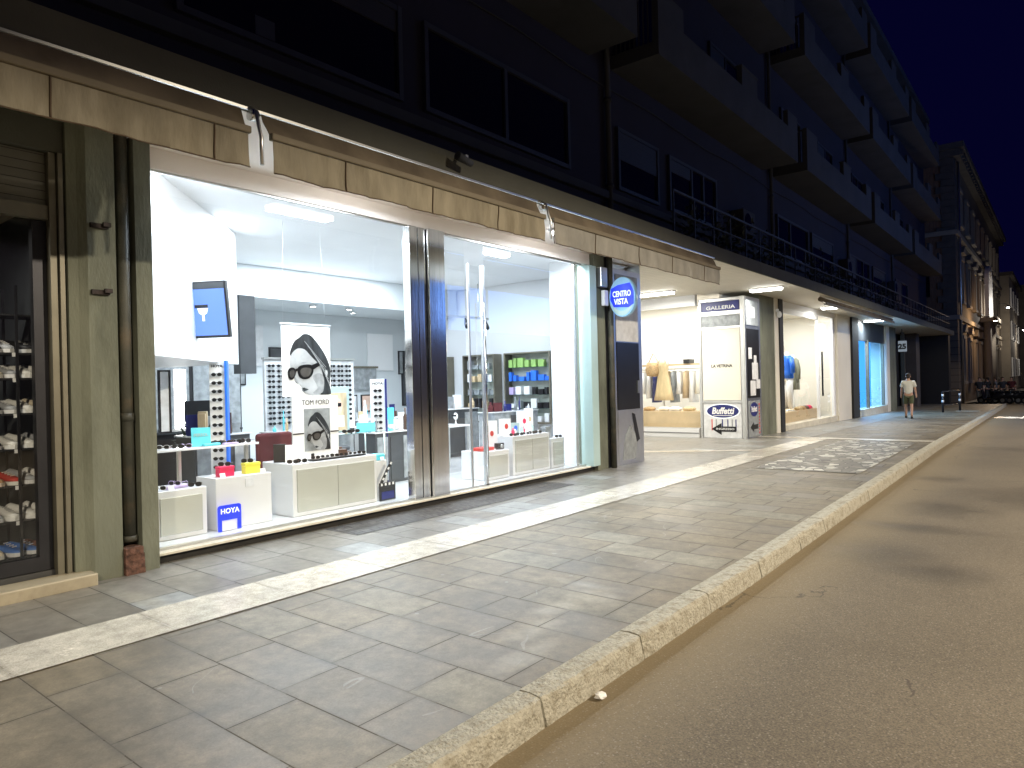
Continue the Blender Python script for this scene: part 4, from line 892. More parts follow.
# small things on the wide cabinet
card('drawing_card', 'small white card with grey drawing leaning left of the advert', (-7.2,4.78,.722), .16, .21, 'print_white', YAW, -.15, cat='card')
card('drawing_card', 'small black card behind the white drawing card', (-7.34,4.70,.722), .14, .22, 'black', YAW, -.1, cat='card')
put(G_dark, (-7.1,4.84,.745), YAW, 'black sunglasses lying before the small drawing card', 'sunglasses on the wide cabinet')
put(G_brown, (-7.1,4.72,.745), YAW, 'brown sunglasses at the left corner of the wide cabinet', 'sunglasses on the wide cabinet')
rc = random.Random(77)
for k in range(9):
    y = 4.8+rc.uniform(0,1.05); x = -7.12-rc.uniform(0,.35); m = rc.choice(('print_white','black','teal_glass','dkwood','print_mid')); h = rc.uniform(.03,.12)
    t = MB().box(-rc.uniform(.03,.06),.03,-rc.uniform(.03,.07),.05,0,h,.004).build('eyewear_case', K[m]); t.location = (x-.1, 4.84+.12*k, .7225); t.rotation_euler = (0,0,rc.uniform(-.6,.6))
    setp(t, '%s eyewear case among the things on the wide cabinet, %s from the left' % ({'print_white':'white','black':'black','teal_glass':'pale green','dkwood':'brown','print_mid':'grey'}[m], ['first','second','third','fourth','fifth','sixth','seventh','eighth','last'][k]), 'case')
for k, (y, z) in enumerate(((3.3,.602),(3.85,.662),(4.33,.662),(5.75,.7225),(6.08,.622),(8.3,.552),(9.15,.742),(9.6,.742))):
    t = MB().extr([(.0,-.03,0),(.0,.03,0),(-.015,.03,.045),(-.015,-.03,.045)], (-.003,0,0)).build('price_tag', K['print_white']); t.location = (-7.09, y, z+.001)
    setp(t, 'small white price tag at the front edge of the %s' % ['leftmost low cabinet','white plinth, left one','white plinth, right one','wide white cabinet','narrow cabinet','small right cabinet','wide right cabinet, left one','wide right cabinet, right one'][k], 'price tag')
# clapperboard
t = thing('clapperboard', 'black clapperboard standing on the sill beside the steel post', 'clapperboard', (-6.99, 6.07, .106))
MB().box(-7.0,-6.985,5.93,6.2,.106,.34).build('board', K['black'], t)
box('slate_print', 'navy', t, -6.984, -6.981, 5.96, 6.17, .125, .22)
q = MB().extr([(-6.99,5.94,.35),(-6.99,6.12,.62),(-6.99,6.15,.60),(-6.99,5.975,.33)], (.014,0,0)); q.build('clap_stick', K['black'], t)
q = MB()
for k in range(4): q.extr([(-6.974,5.965+.045*k,.385+.065*k),(-6.974,5.983+.045*k,.41+.065*k),(-6.974,6.01+.045*k,.40+.065*k),(-6.974,5.99+.045*k,.37+.065*k)], (.002,0,0))
for k in range(4): q.box(-6.984,-6.981,5.95+.065*k,5.98+.065*k,.30,.335)
q.build('white_stripes', K['print_white'], t)
# glass shelf with cyan cards
sh = thing('display_shelf', 'clear glass shelf on chrome legs behind the narrow cabinet', 'shelf', (-7.9, 6.0, .1))
MB().box(-8.0,-7.7,5.85,6.9,.95,.965).build('shelf_board', K['acryl'], sh)
for y in (5.88, 6.5, 6.86): MB().tube([(-7.95,y,.102),(-7.95,y,.95)], .012).build('leg', K['alu'], sh)
card('display_card', 'cyan card on the clear glass shelf', (-7.78,6.38,.967), .26, .13, 'cyan', YAW, -.3)
t = thing('eyewear_case', 'pale cyan case on the narrow white cabinet', 'case', (-7.2,6.06,.622)); MB().box(-7.3,-7.12,5.98,6.15,.622,.70,.01).build('shell', K['cyan'], t)
for k in range(2): put(G_dark, (-7.75,6.02+.14*k,.995), YAW, 'black sunglasses on the clear glass shelf, '+('left' if k == 0 else 'right')+' pair', 'sunglasses on the glass shelf')
# towers
def tower(label, x, y, z0, z1, w, rz, side='blue', head=None, rows=11, cols=2, group='sunglasses on the tower'):
    t = thing('display_tower', label, 'display stand', (x, y, z0), rz)
    MB().box(-.12,0,-w/2,w/2,0,z1-z0,.004).build('body', K['print_white'], t, False)
    box('side_panel', side, t, -.122, .03, w/2+.001, w/2+.03, 0, z1-z0, world=False)
    MB().lathe((-.06,0,0), [(.2,0),(.2,.02),(.02,.03)], 18).build('base', K['alu'], t, False)
    if head: text(head, w*.26, (0,0,0), (0,1,0), (0,0,1), 'print_black', None, 'lettering', .001, .001).parent = t; bpy.data.objects[-1] if 0 else None
    if head:
        o = [q for q in bpy.data.objects if q.parent == t and q.name.startswith('lettering')][0]; o.location = (.003, 0, z1-z0-.07)
    m_ = Matrix.Translation((x,y,z0)) @ Matrix.Rotation(rz, 4, 'Z')
    dz = (z1-z0-.25)/rows
    for r in range(rows):
        for c in range(cols):
            p = m_ @ Vector((.02, (c-(cols-1)/2)*w/cols*.92, z1-z0-.18-dz*r)); far(p, rz, 'tiny dark sunglasses hooked on the %s' % group, 'sunglasses on the '+group, min(1, w/cols/.15))
    return t
tower('white and blue sunglasses tower left of the hanging banner', -8.6, 4.62, .102, 1.99, .19, YAW, 'blue', 'HOYA', 15, 1, 'left blue tower')
tower('white and navy sunglasses tower right of the adverts', -8.3, 7.05, .102, 1.72, .22, YAW, 'navy', 'HOYA', 14, 1, 'right navy tower')
# big panel of sunglasses behind the banner
t = thing('eyewear_wall', 'wide grey wall panel hung with rows of sunglasses behind the banner', 'display panel', (-10.0, 6.9, .1))
MB().box(-10.06,-10.0,6.17,7.95,.102,2.08,.006).build('board', K['print_grey'], t)
box('top_rail', 'alu', t, -10.06, -9.97, 6.15, 7.97, 2.083, 2.12)
for c in range(10):
    if 3 <= c <= 6: continue
    for r in range(12): far((-9.97, 6.27+.17*c, 1.98-.085*r), 0, 'dark sunglasses in the %s block of the grey wall panel' % ('left' if c < 3 else 'right'), 'sunglasses on the grey panel', 1.0)
# furniture and wall things at the back
def desk(label, x0, x1, y0, y1, z1, top, body):
    t = thing('counter', label, 'counter', ((x0+x1)/2, (y0+y1)/2, .1)); box('body', body, t, x0, x1, y0, y1, .102, z1-.04); MB().box(x0-.04,x1+.04,y0-.04,y1+.04,z1-.038,z1,.006).build('top', K[top], t); return t
desk('dark counter at the back behind the left tower', -11.2, -10.5, 4.2, 6.0, 1.0, 'grey_dark', 'black')
desk('white counter in the middle of the shop floor', -10.0, -9.3, 7.6, 9.2, .9, 'white_gloss', 'white_gloss')
t = thing('glass_cupboard', 'dark glazed cupboard with lit inside behind the left tower', 'cupboard', (-12.4, 6.2, .1))
box('carcass', 'black', t, -12.9, -12.5, 5.2, 7.2, .102, 2.25)
for y in (5.25, 6.25): box('glass_door', 'print_mid', t, -12.498, -12.48, y, y+.92, .3, 2.2)
box('lit_strip', 'panel_lamp', t, -12.478, -12.47, 5.9, 6.1, .5, 2.0)
t = thing('framed_picture', 'large pale picture panel on the back wall behind the banner', 'picture', (-13.15, 9.4, 1.9)); box('panel', 'print_grey', t, -13.198, -13.15, 6.9, 8.1, 2.1, 2.95)
t = thing('framed_picture', 'narrow pale picture panel on the back wall right of the banner', 'picture', (-13.15, 10.8, 1.9)); box('panel', 'white', t, -13.198, -13.15, 10.9, 11.7, 2.0, 2.9)
def wallshelf(label, x0, x1, y, z0, z1, nsh, colors, seed):
    """shelving let into the right wall, facing the street corner (towards -Y)"""
    t = thing('wall_shelves', label, 'shelves', ((x0+x1)/2, y, z0)); q = MB()
    q.box(x0,x1,y-.02,y,z0,z1); q.build('back_panel', K['beige_panel'], t)
    q = MB(); q.box(x0-.03,x0,y-.28,y,z0-.03,z1+.03); q.box(x1,x1+.03,y-.28,y,z0-.03,z1+.03); q.box(x0,x1,y-.28,y,z1,z1+.03); q.box(x0,x1,y-.28,y,z0-.03,z0); q.build('surround', K['bronze'], t)
    rnd = random.Random(seed)
    for k in range(nsh):
        z = z0+(z1-z0)*k/nsh
        if k: box('shelf', 'acryl', t, x0+.002, x1-.002, y-.26, y-.022, z-.012, z)
        xx = x0+.05; m_ = colors[k % len(colors)]
        while xx < x1-.14:
            w = rnd.uniform(.07,.16); hh = rnd.uniform(.3,.75)*(z1-z0)/nsh; mm = m_ if isinstance(m_, str) else rnd.choice(m_)
            nm = {'green':'lime','blue':'blue','print_white':'white','black':'black','red':'red','cyan':'cyan','print_mid':'grey','wood':'tan','pink':'pink','yellow':'yellow','purple':'lilac','teal_glass':'pale green'}[mm]
            o = MB().box(-w/2,w/2,-.05,.05,0,hh,.006).build('eyewear_box', K[mm]); o.location = (xx+w/2, y-.16, z+.001)
            setp(o, '%s eyewear box on %s' % (nm, label.split(' standing')[0]), 'box', 'eyewear boxes on the shelves'); xx += w+rnd.uniform(.02,.09)
    return t
wallshelf('open wall shelves with lime and blue boxes standing on the right wall', -9.75, -8.55, 12.24, .75, 2.25, 5, [['print_white','teal_glass'],['print_white','print_mid','black'],['print_white','purple','black'],'blue','green'], 3)
wallshelf('middle wall shelves with black and white boxes', -11.0, -10.1, 12.24, .75, 2.25, 5, [['print_white','print_mid'],['black','print_white','wood']], 5)
wallshelf('farthest wall shelves with grey and red boxes', -12.7, -11.6, 12.24, .75, 2.25, 5, [['print_mid','print_white'],['black','print_white','red','wood']], 9)
t = thing('wall_shelves', 'square wall niche with small objects on the back wall', 'shelves', (-13.1, 10.2, 1.7)); box('niche', 'print_mid', t, -13.198, -13.1, 9.9, 11.1, 1.55, 2.05); box('niche_frame', 'bronze', t, -13.1, -13.08, 9.85, 11.15, 2.052, 2.1)
# tall poster with blonde portrait
t = thing('advert_board', 'poster of a blonde person in sunglasses leaning behind the glass shelf', 'poster', (-9.0, 7.0, .9), R(-15))
MB().box(-9.02,-9.0,6.55,7.05,.9,1.62,.003).build('board', K['teal_glass'], t); box('hair_print', 'print_blonde', t, -8.999, -8.997, 6.6, 7.0, .92, 1.52)
MB().extr([Vector((-8.996, 6.8+.11*math.cos(a*.4488), 1.30+.15*math.sin(a*.4488))) for a in range(14)], (.001,0,0)).build('face_print', K['print_skin'], t)
box('lens_print', 'print_black', t, -8.994, -8.993, 6.71, 6.89, 1.30, 1.36); box('card_print', 'print_white', t, -8.994, -8.993, 6.66, 6.94, .98, 1.16)
desk_t = thing('side_table', 'white table with slim legs behind the glass door', 'table', (-8.6, 8.6, .1))
MB().box(-8.9,-8.3,8.0,9.2,.86,.89,.004).build('tabletop', K['white_gloss'], desk_t)
for x in (-8.85,-8.35):
    for y in (8.05, 9.15): MB().box(x,x+.04,y-.02,y+.02,.102,.86).build('leg', K['alu'], desk_t)
t = thing('armchair', 'dark blue tub chair under the white table', 'chair', (-9.1, 8.9, .1))
MB().box(-9.4,-8.95,8.7,9.2,.25,.5,.04).build('seat', K['navy'], t); MB().box(-9.5,-9.38,8.68,9.22,.3,.8,.04).build('backrest', K['navy'], t)
for x in (-9.4,-9.0):
    for y in (8.75, 9.13): MB().tube([(x,y,.102),(x,y,.27)], .015).build('leg', K['alu'], t)
t = thing('armchair', 'maroon chair behind the wide white cabinet', 'chair', (-8.4, 5.2, .1)); MB().box(-8.7,-8.3,5.0,5.5,.4,.55,.04).build('seat', K['cloth_red'], t); MB().box(-8.36,-8.28,4.98,5.52,.5,1.02,.04).build('backrest', K['cloth_red'], t)
for x in (-8.65,-8.35):
    for y in (5.05,5.42): MB().tube([(x,y,.102),(x,y,.41)], .014).build('leg', K['alu'], t)
for k, (y, lb) in enumerate(((4.5,'left'),(5.5,'right'))):
    t = thing('computer_monitor', 'black computer monitor on the dark counter, %s one' % lb, 'monitor', (-10.8, y, 1.0)); MB().box(-10.80,-10.76,y-.25,y+.25,1.12,1.45,.006).build('screen', K['black'], t); MB().box(-10.8,-10.77,y-.03,y+.03,1.002,1.13).build('stand', K['alu'], t)
for k in range(5):
    y = 7.75+.3*k; t = thing('counter_display', '%s small display on the white counter in mid shop' % ['leftmost white','black','cyan','white, right of the cyan,','grey'][k], 'counter display', (-9.5, y, .9)); MB().box(-9.52,-9.50,y-.09,y+.09,.915,1.12+.05*(k % 3),.003).build('card', K[['print_white','black','cyan','print_white','print_mid'][k]], t); MB().box(-9.56,-9.44,y-.08,y+.08,.902,.914).build('base', K['print_white'], t)
for k in range(6):
    y = 9.0+.42*k; t = thing('framed_picture', '%s small framed photo in the row on the back wall' % ['leftmost','second','third','fourth','fifth','rightmost'][k], 'picture', (-13.18, y, 1.4), 0, 'row of small photos'); box('frame', 'black', t, -13.198,-13.17,y,y+.3,1.0+.0*k,1.42); box('print', ['print_mid','print_white','print_blonde','print_grey','print_skin','print_mid'][k], t, -13.169,-13.165,y+.03,y+.27,1.03,1.39)
for k, (x, y) in enumerate(((-8.9,6.2),(-9.1,6.9))):
    t = thing('stool', 'grey stool on the shop floor behind the wide cabinet, %s one' % ('left' if k == 0 else 'right'), 'stool', (x, y, .1)); MB().lathe((x,y,.6), [(.001,0),(.17,0),(.18,.03),(.17,.06),(.001,.06)], 18).build('seat', K['grey_dark'], t); MB().lathe((x,y,.102), [(.2,0),(.2,.02),(.02,.04),(.02,.498)], 16).build('stand', K['alu'], t)
rc = random.Random(5); MC_ = {'black':'black','white':'print_white','grey':'print_mid','brown':'dkwood','navy':'navy','cyan':'cyan','maroon':'cloth_red','tan':'wood','pale':'print_grey'}
def stocked(name, x0, x1, y0, y1, z1, n, body):
    t = thing('display_case', name, 'display case', ((x0+x1)/2, (y0+y1)/2, .1)); box('body', body, t, x0, x1, y0, y1, .102, z1-.02); MB().box(x0-.02,x1+.02,y0-.02,y1+.02,z1-.019,z1,.004).build('top', K['white_gloss'], t)
    for k in range(3): MB().box(x1+.001,x1+.012,y0+.03+(y1-y0)*k/3,y0-.03+(y1-y0)*(k+1)/3,.15,z1-.08).build('glass_front', K['grey_dark' if (k % 2) else 'print_mid'], t)
    for k in range(n):
        c = rc.choice(list(MC_)); h = rc.uniform(.06,.36); w = rc.uniform(.03,.10); yy = y0+.08+(y1-y0-.16)*k/(n-1); kind = rc.choice(('box','bottle','frame'))
        if kind == 'box': o = MB().box(-.04,.04,-w,w,0,h,.006).build('eyewear_box', K[MC_[c]])
        elif kind == 'bottle': o = MB().lathe((0,0,0), [(.001,0),(w*.5,0),(w*.5,h*.6),(w*.2,h*.72),(w*.2,h),(.001,h)], 12).build('bottle', K[MC_[c]])
        else:
            o = MB().box(-.012,.0,-w,w,0,h,.002).extr([(.0,-w*.8,h*.12),(.0,w*.8,h*.12),(.0,w*.8,h*.9),(.0,-w*.8,h*.9)], (.004,0,0)).build('photo_card', K[MC_[c]])
        o.location = (rc.uniform(x0+.06, x1-.06), yy, z1+.001); o.rotation_euler = (0,0,rc.uniform(-.7,.2)); nm = {'eyewear_box':'box','bottle':'bottle','photo_card':'standing card'}[o.name.split('.')[0]]
        setp(o, '%s %s on the %s' % (c, nm, name), nm.split()[-1], 'things on the display cases')
stocked('dark case behind the left tower', -9.5, -9.0, 4.5, 5.3, 1.0, 9, 'grey_dark')
stocked('case below the grey eyewear wall', -9.7, -9.2, 5.9, 7.3, .95, 14, 'grey_dark')
stocked('case right of the blonde poster', -10.6, -10.1, 8.1, 9.4, 1.0, 14, 'print_mid')
stocked('low dark case by the steel post', -8.6, -8.2, 6.9, 7.7, .9, 8, 'grey_dark')
stocked('case below the lime boxes', -9.0, -8.6, 10.2, 11.6, 1.05, 12, 'print_mid')
stocked('case seen through the glass door', -10.4, -9.9, 9.8, 11.2, 1.1, 12, 'grey_dark')
for k, (y, z, w, h, m) in enumerate(((7.2,1.7,.5,.7,'print_mid'),(8.25,1.5,.8,1.0,'grey_dark'),(12.0,1.1,.25,1.4,'grey_dark'),(6.4,1.2,.5,1.1,'black'),(11.9,1.9,.2,.6,'print_mid'))):
    t = thing('framed_picture', ['grey poster high on the back wall by the drop','tall dark poster on the back wall','narrow dark banner in the back corner','black poster low on the back wall','slim grey picture in the back corner'][k], 'picture', (-13.18,y,z)); box('frame', 'black', t, -13.198,-13.17,y,y+w,z,z+h); box('print', m, t, -13.169,-13.165,y+.03,y+w-.03,z+.03,z+h-.03)
# small displays on the table and right hand cabinets
rr = random.Random(21)
def bust(label, x, y, z, m):
    t = thing('glasses_bust', label, 'display bust', (x, y, z)); MB().lathe((x,y,z), [(.05,0),(.05,.012),(.012,.02),(.012,.09)], 12).build('stand', K['alu'], t)
    MB().ell((x,y,z+.15), (.045,.04,.065)).build('head', K[m], t); MB().box(x-.05,x+.05,y-.05,y-.035,z+.15,z+.18).build('glasses', K['black'], t)
for k, (y, m) in enumerate(((8.15,'print_mid'),(8.4,'print_white'),(8.7,'red'),(8.95,'print_white'))): bust(['grey','white','red','white'][k]+' display head on the white table, '+['first from left','second','third','fourth'][k], -8.45, y, .892, m)
def stand_card(label, x, y, z, w, h, m, bar=None):
    t = thing('counter_display', label, 'counter display', (x, y, z), YAW); MB().box(-.012,0,-w/2,w/2,0,h,.002).build('card', K[m], t, False)
    box('base', 'print_white', t, -.05, .06, -w/2, w/2, 0, .012, world=False)
    if bar: MB().extr([Vector((.002, .03*math.cos(a*.52)+w*.12, h*.55+.045*math.sin(a*.52))) for a in range(12)], (.002,0,0)).build('print', K[bar], t, False)
stand_card('tall white counter display with red print in the right window', -7.2, 8.42, .742 if 0 else .552, .24, .46, 'print_white', 'red')
stand_card('white counter display on the wide right cabinet, leftmost', -7.2, 8.80, .742, .20, .28, 'print_white', 'red')
stand_card('pale green counter display on the wide right cabinet', -7.2, 9.05, .742, .18, .20, 'teal_glass', 'blue')
stand_card('pink trimmed counter display on the wide right cabinet', -7.25, 9.35, .742, .22, .38, 'print_white', 'pink')
stand_card('tall counter display at the right of the wide cabinet', -7.3, 9.58, .742, .16, .42, 'print_white', 'wood')
t = thing('camera_toy', 'black boxy camera on the small right cabinet', 'camera', (-7.1, 8.52, .552)); MB().box(-7.14,-7.06,8.44,8.60,.552,.65,.008).build('body', K['black'], t); MB().tube([(-7.06,8.52,.60),(-7.03,8.52,.60)], .03, 12).build('lens', K['alu'], t)
smallbox('flat red box on the small right cabinet', 'red', -7.08, 8.22, .552, .3, .05, .2)
smallbox('grey box with clear lid at the right end of the window', 'print_mid', -7.15, 9.95, .622, .16, .20, .1)
for k in range(5): put([G_brown,G_dark,G_white][k % 3], (-7.03, 8.8+.17*k, .765), YAW, ['brown','black','white'][k % 3]+' sunglasses along the front of the wide right cabinet', 'sunglasses on the right cabinets')
put(G_dark, (-7.04,10.1,.645), YAW, 'black sunglasses on the narrow right end cabinet', 'sunglasses on the right cabinets')
for k in range(6):
    x, y = -7.25-.06*(k % 2), 8.95+.12*k
    o = MB().lathe((0,0,0), [(.03,0),(.03,.07+.02*(k % 3)),(.012,.09+.02*(k % 3)),(.012,.12+.02*(k % 3)),(.001,.12+.02*(k % 3))], 12).build('bottle', K[['pink','print_white','teal_glass'][k % 3]]); o.location = (x+.1, y, .742)
    setp(o, ['pink','white','pale green'][k % 3]+' cleaning bottle among the displays of the right cabinet', 'bottle', 'bottles on the right cabinet')
# plant
def plant(label, x, y, z, h, n, seed):
    rnd = random.Random(seed); t = thing('potted_plant', label, 'plant', (x, y, z))
    MB().lathe((x,y,z), [(.001,0),(.12,0),(.16,.25),(.14,.25),(.12,.22),(.001,.22)], 16).build('pot', K['grey_dark'], t)
    q = MB()
    for k in range(n):
        a = rnd.uniform(0, 6.28); r = rnd.uniform(.1,.42); e = rnd.uniform(.3,1)*h; p = Vector((x, y, z+.22)); tip = Vector((x+r*math.cos(a), y+r*math.sin(a), z+.22+e))
        mid = (p+tip)/2+Vector((0,0,.12)); s = Vector((-math.sin(a), math.cos(a), 0))*rnd.uniform(.025,.05)
        q.add([p, mid+s, tip, mid-s], [(0,1,2,3)]); 
        c = p.lerp(tip, rnd.uniform(.5,1)); s2 = Vector((rnd.uniform(-1,1), rnd.uniform(-1,1), rnd.uniform(-.5,.5))).normalized()*.06; s3 = s2.cross(Vector((rnd.uniform(-1,1),rnd.uniform(-1,1),1))).normalized()*.025
        q.add([c-s2, c+s3, c+s2, c-s3], [(0,1,2,3)])
    q.build('foliage', K['leaf'], t)
plant('dark leafy plant on the floor behind the front shelf', -9.6, 4.9, .102, .95, 170, 4)
# television on the bulkhead
cq = onx(215, 310, -7.95); dv = Vector((d.x, d.y, 0)); nv = Vector((-nn.x, -nn.y, 0))
if nv.dot(Vector((0,0,0))-Vector((cq.x,cq.y,0))) < 0: nv = -nv
# intersect the view ray with the diagonal face
def on_diag(px, py):
    dr_ = ray(px, py); k = ((Vector((pa.x,pa.y,0))-CAM).dot(nv))/dr_.dot(nv); return CAM+dr_*k
c0 = on_diag(194, 310)+nv*.12
tv = thing('television', 'wall mounted television showing a blue picture of a cup on the white bulkhead', 'television', c0, R(-62))
wv = (on_diag(231,310)-on_diag(199,310)).length*.46; hv = (on_diag(214,285)-on_diag(214,336)).length
tb = MB().box(-.03,.03,-wv/2,wv/2,-hv/2,hv/2,.008).build('casing', K['black'], tv, False); tb.rotation_euler = (0, .12, 0)
K['screen'] = emit('lit_screen', (.13,.26,.80), .8); K['screen_w'] = emit('lit_screen_white', (.75,.85,1), 1.1)
so = MB().box(.031,.034,-wv/2+.02,wv/2-.02,-hv/2+.03,hv/2-.09).build('screen', K['screen'], tb, False)
MB().box(.031,.034,-wv/2+.02,wv/2-.02,hv/2-.085,hv/2-.02).build('top_speaker', K['grey_dark'], tb, False)
MB().extr([Vector((.036, y, z)) for y, z in ((-.07,.02),(.07,.02),(.05,-.04),(.015,-.06),(.015,-.13),(-.015,-.13),(-.015,-.06),(-.05,-.04))], (.002,0,0)).build('screen_figure', K['screen_w'], so, False)
MB().box(.036,.039,-.10,.07,.022,.06).build('screen_shadow', K['black'], so, False)
MB().tube([(-.1,0,0),(-.03,0,0)], .03).build('wall_mount', K['black'], tv, False)
# ------------------------------------------------------------------ service door panel between pillar two and the lobby
t = thing('service_door', 'narrow grey metal service door with dark middle and poster at its foot beside the lobby', 'door', (-6.6, 11.8, 0))
box('frame', 'alu', t, -6.66, -6.55, 11.27, 12.35, -.01, 3.72)
box('top_window', 'print_mid', t, -6.548, -6.54, 11.36, 12.22, 3.33, 3.62)
box('upper_panel', 'print_grey', t, -6.548, -6.54, 11.36, 12.22, 2.35, 3.28)
box('middle_panel', 'black', t, -6.548, -6.538, 11.36, 12.22, 1.05, 2.33)
lo = box('lower_panel', 'alu', t, -6.548, -6.54, 11.36, 12.22, .06, 1.03)
MB().extr([(-6.539,11.5,.1),(-6.539,12.0,.08),(-6.539,12.1,.5),(-6.539,11.8,.75),(-6.539,11.6,.55)], (.002,0,0)).build('torn_poster', K['print_mid'], lo)
MB().extr([(-6.536,12.05,.4),(-6.536,12.18,.45),(-6.536,12.0,.95),(-6.536,11.88,.98)], (.002,0,0)).build('tape', K['black'], lo)
box('handle', 'alu', t, -6.537, -6.51, 12.12, 12.16, 1.35, 1.6)
box('side_return', 'alu', t, -6.9, -6.552, 12.352, 12.37, -.01, 3.89)
# pillar top box and round sign
t = thing('junction_box', 'grey box fixed at the top of the second green pillar', 'box', (-6.5, 10.85, 3.35)); MB().box(-6.548,-6.44,10.7,10.92,3.30,3.66,.01).build('casing', K['alu'], t)
t = thing('round_sign', 'round projecting shop sign with blue field and white letters beside the pillar', 'sign', (-6.3, 11.55, 3.2))
sx_, sy_, sz_ = -6.14, 11.0, 3.12
MB().tube([(sx_,sy_-.055,sz_),(sx_,sy_+.055,sz_)], .31, 40).build('disc_casing', K['signpale'], t)
MB().tube([(sx_,sy_-.062,sz_),(sx_,sy_-.04,sz_)], .325, 40, True).build('rim', K['alu'], t) if 0 else None
f1 = MB().extr([Vector((sx_+u, sy_-.064, sz_+v)) for u, v in ((-.26,.14),(-.1,.19),(.20,.21),(.285,.08),(.28,-.12),(.16,-.17),(-.02,-.16),(-.2,-.15),(-.285,-.03))], (0,.007,0)).build('blue_field', K['signblue'], t)
text('CENTRO', .125, (sx_+.0, sy_-.067, sz_+.045), (1,0,0), (0,0,1), 'signwhite', t, 'lettering', .002, .003, width=.44)
text('VISTA', .125, (sx_-.02, sy_-.067, sz_-.075), (1,0,0), (0,0,1), 'signwhite', t, 'lettering', .002, .003, width=.34)
MB().extr([Vector((sx_+.29*math.cos(R(a)), sy_-.062, sz_+.29*math.sin(R(a)))) for a in range(200, 341, 10)]+[Vector((sx_+.2*math.cos(R(a)), sy_-.062, sz_-.06+.16*math.sin(R(a)))) for a in range(340, 199, -20)], (0,.004,0)).build('wave', K['teal_glass'], t)
box('bracket', 'white', t, -6.545, -6.46, 10.80, 10.92, 3.0, 3.24)
MB().box(-6.46,-6.42,10.97,11.03,3.06,3.18).build('arm', K['alu'], t)
t.scale = (.84,1,1.15)
# ------------------------------------------------------------------ lettered pillar and shop two, facing the street corner
LY = 18.0; LX0, LX1 = -7.78, -6.53
t = thing('lettered_panel', 'white framed display pillar with GALLERIA, LA VETRINA and oval Buffetti sign', 'sign', ((LX0+LX1)/2, LY, 0))
box('core', 'white', t, LX0, LX1, LY+.005, LY+.3, -.02, 3.76)
q = MB(); 
for a, b_ in ((LX0, LX0+.07), (LX1-.09, LX1)): q.box(a,b_,LY-.03,LY+.004,-.02,3.76)
for z in (3.68, 2.93, .94): q.box(LX0+.07,LX1-.09,LY-.03,LY+.004,z,z+.06)
q.box(LX0+.07,LX1-.09,LY-.025,LY+.004,3.30,3.40); q.build('frame', K['alu'], t)
box('glass_panel', 'navy', t, LX0+.09, LX1-.11, LY-.012, LY+.003, 3.41, 3.67); box('glass_panel', 'print_mid', t, LX0+.09, LX1-.11, LY-.012, LY+.003, 3.0, 3.29)
MX = (LX0+LX1)/2
text('GALLERIA', .13, (MX, LY-.014, 3.50), (1,0,0), (0,0,1), 'print_grey', t, 'lettering', .002, .002, width=.8)
pn = box('white_panel', 'cream_wall', t, LX0+.09, LX1-.11, LY-.012, LY+.003, 1.01, 2.92)
text('LA VETRINA', .11, (MX, LY-.014, 1.93), (1,0,0), (0,0,1), 'print_black', pn, 'lettering', .002, .003, width=.58)
lp = box('lower_panel', 'print_grey', t, LX0+.09, LX1-.11, LY-.012, LY+.003, .0, .93)
def oval(cx, cz, rx, rz_, y, axis, parent, m, dpt):
    pts = [Vector((cx+rx*math.cos(a*math.pi/18), y, cz+rz_*math.sin(a*math.pi/18))) if axis == 'x' else Vector((y, cx+rx*math.cos(a*math.pi/18), cz+rz_*math.sin(a*math.pi/18))) for a in range(36)]
    return MB().extr(pts, (0,-dpt,0) if axis == 'x' else (dpt,0,0)).build('oval', K[m], parent)
oval(MX, .72, .47, .20, LY-.013, 'x', lp, 'signwhite', .003); ov = oval(MX, .72, .44, .175, LY-.017, 'x', lp, 'navy', .003)
text('Buffetti', .24, (MX, LY-.021, .72), (1,0,0), (0,0,1), 'print_white', ov, 'lettering', .002, .008, width=.62, shear=.2)
box('underline', 'print_white', ov, MX-.26, MX+.26, LY-.024, LY-.021, .595, .61)
for k, (u, m) in enumerate(((-.32,'red'),(-.2,'print_mid'),(-.03,'navy'),(.12,'navy'),(.24,'print_mid'),(.34,'navy'))): box('stripe', m, lp, MX+u, MX+u+.03, LY-.015, LY-.013, .2, .5)
MB().extr([Vector((MX+u, LY-.018, .24+v)) for u, v in ((-.32,0),(-.04,.16),(-.04,.07),(.36,.07),(.36,-.07),(-.04,-.07),(-.04,-.16))], (0,-.003,0)).build('arrow', K['print_black'], lp)
text('INGRESSO', .07, (MX+.06, LY-.0225, .24), (1,0,0), (0,0,1), 'print_white', lp, 'lettering', .001, .001, width=.5)
# street side of that pillar: notice case and second oval
t = thing('notice_case', 'dark notice case with papers and small oval sign on the street side', 'notice board', (-6.5, 18.5, 0))
box('back_board', 'alu', t, LX1+.001, LX1+.03, LY-.02, 19.13, -.05, 3.76)
box('lower_board', 'print_mid', t, LX1+.031, LX1+.04, LY+.08, 18.98, .02, .98)
box('case_glass', 'black', t, LX1+.031, LX1+.045, LY+.08, 18.98, 1.06, 2.9); box('case_glass', 'print_mid', t, LX1+.031, LX1+.045, LY+.08, 18.98, 3.0, 3.66)
for y, z, w, h in ((18.15,2.1,.25,.3),(18.4,1.55,.45,.45),(18.25,1.12,.4,.4),(18.7,1.3,.3,.25),(18.2,3.2,.5,.3),(18.55,2.0,.2,.2)): box('paper', 'print_grey', t, LX1+.046, LX1+.05, y, y+w, z, z+h)
o2 = oval(18.5, .75, .30, .19, LX1+.041, 'y', t, 'navy', .004); text('Buffetti', .2, (LX1+.047, 18.5, .75), (0,1,0), (0,0,1), 'print_white', o2, 'lettering', .001, .006, width=.42)
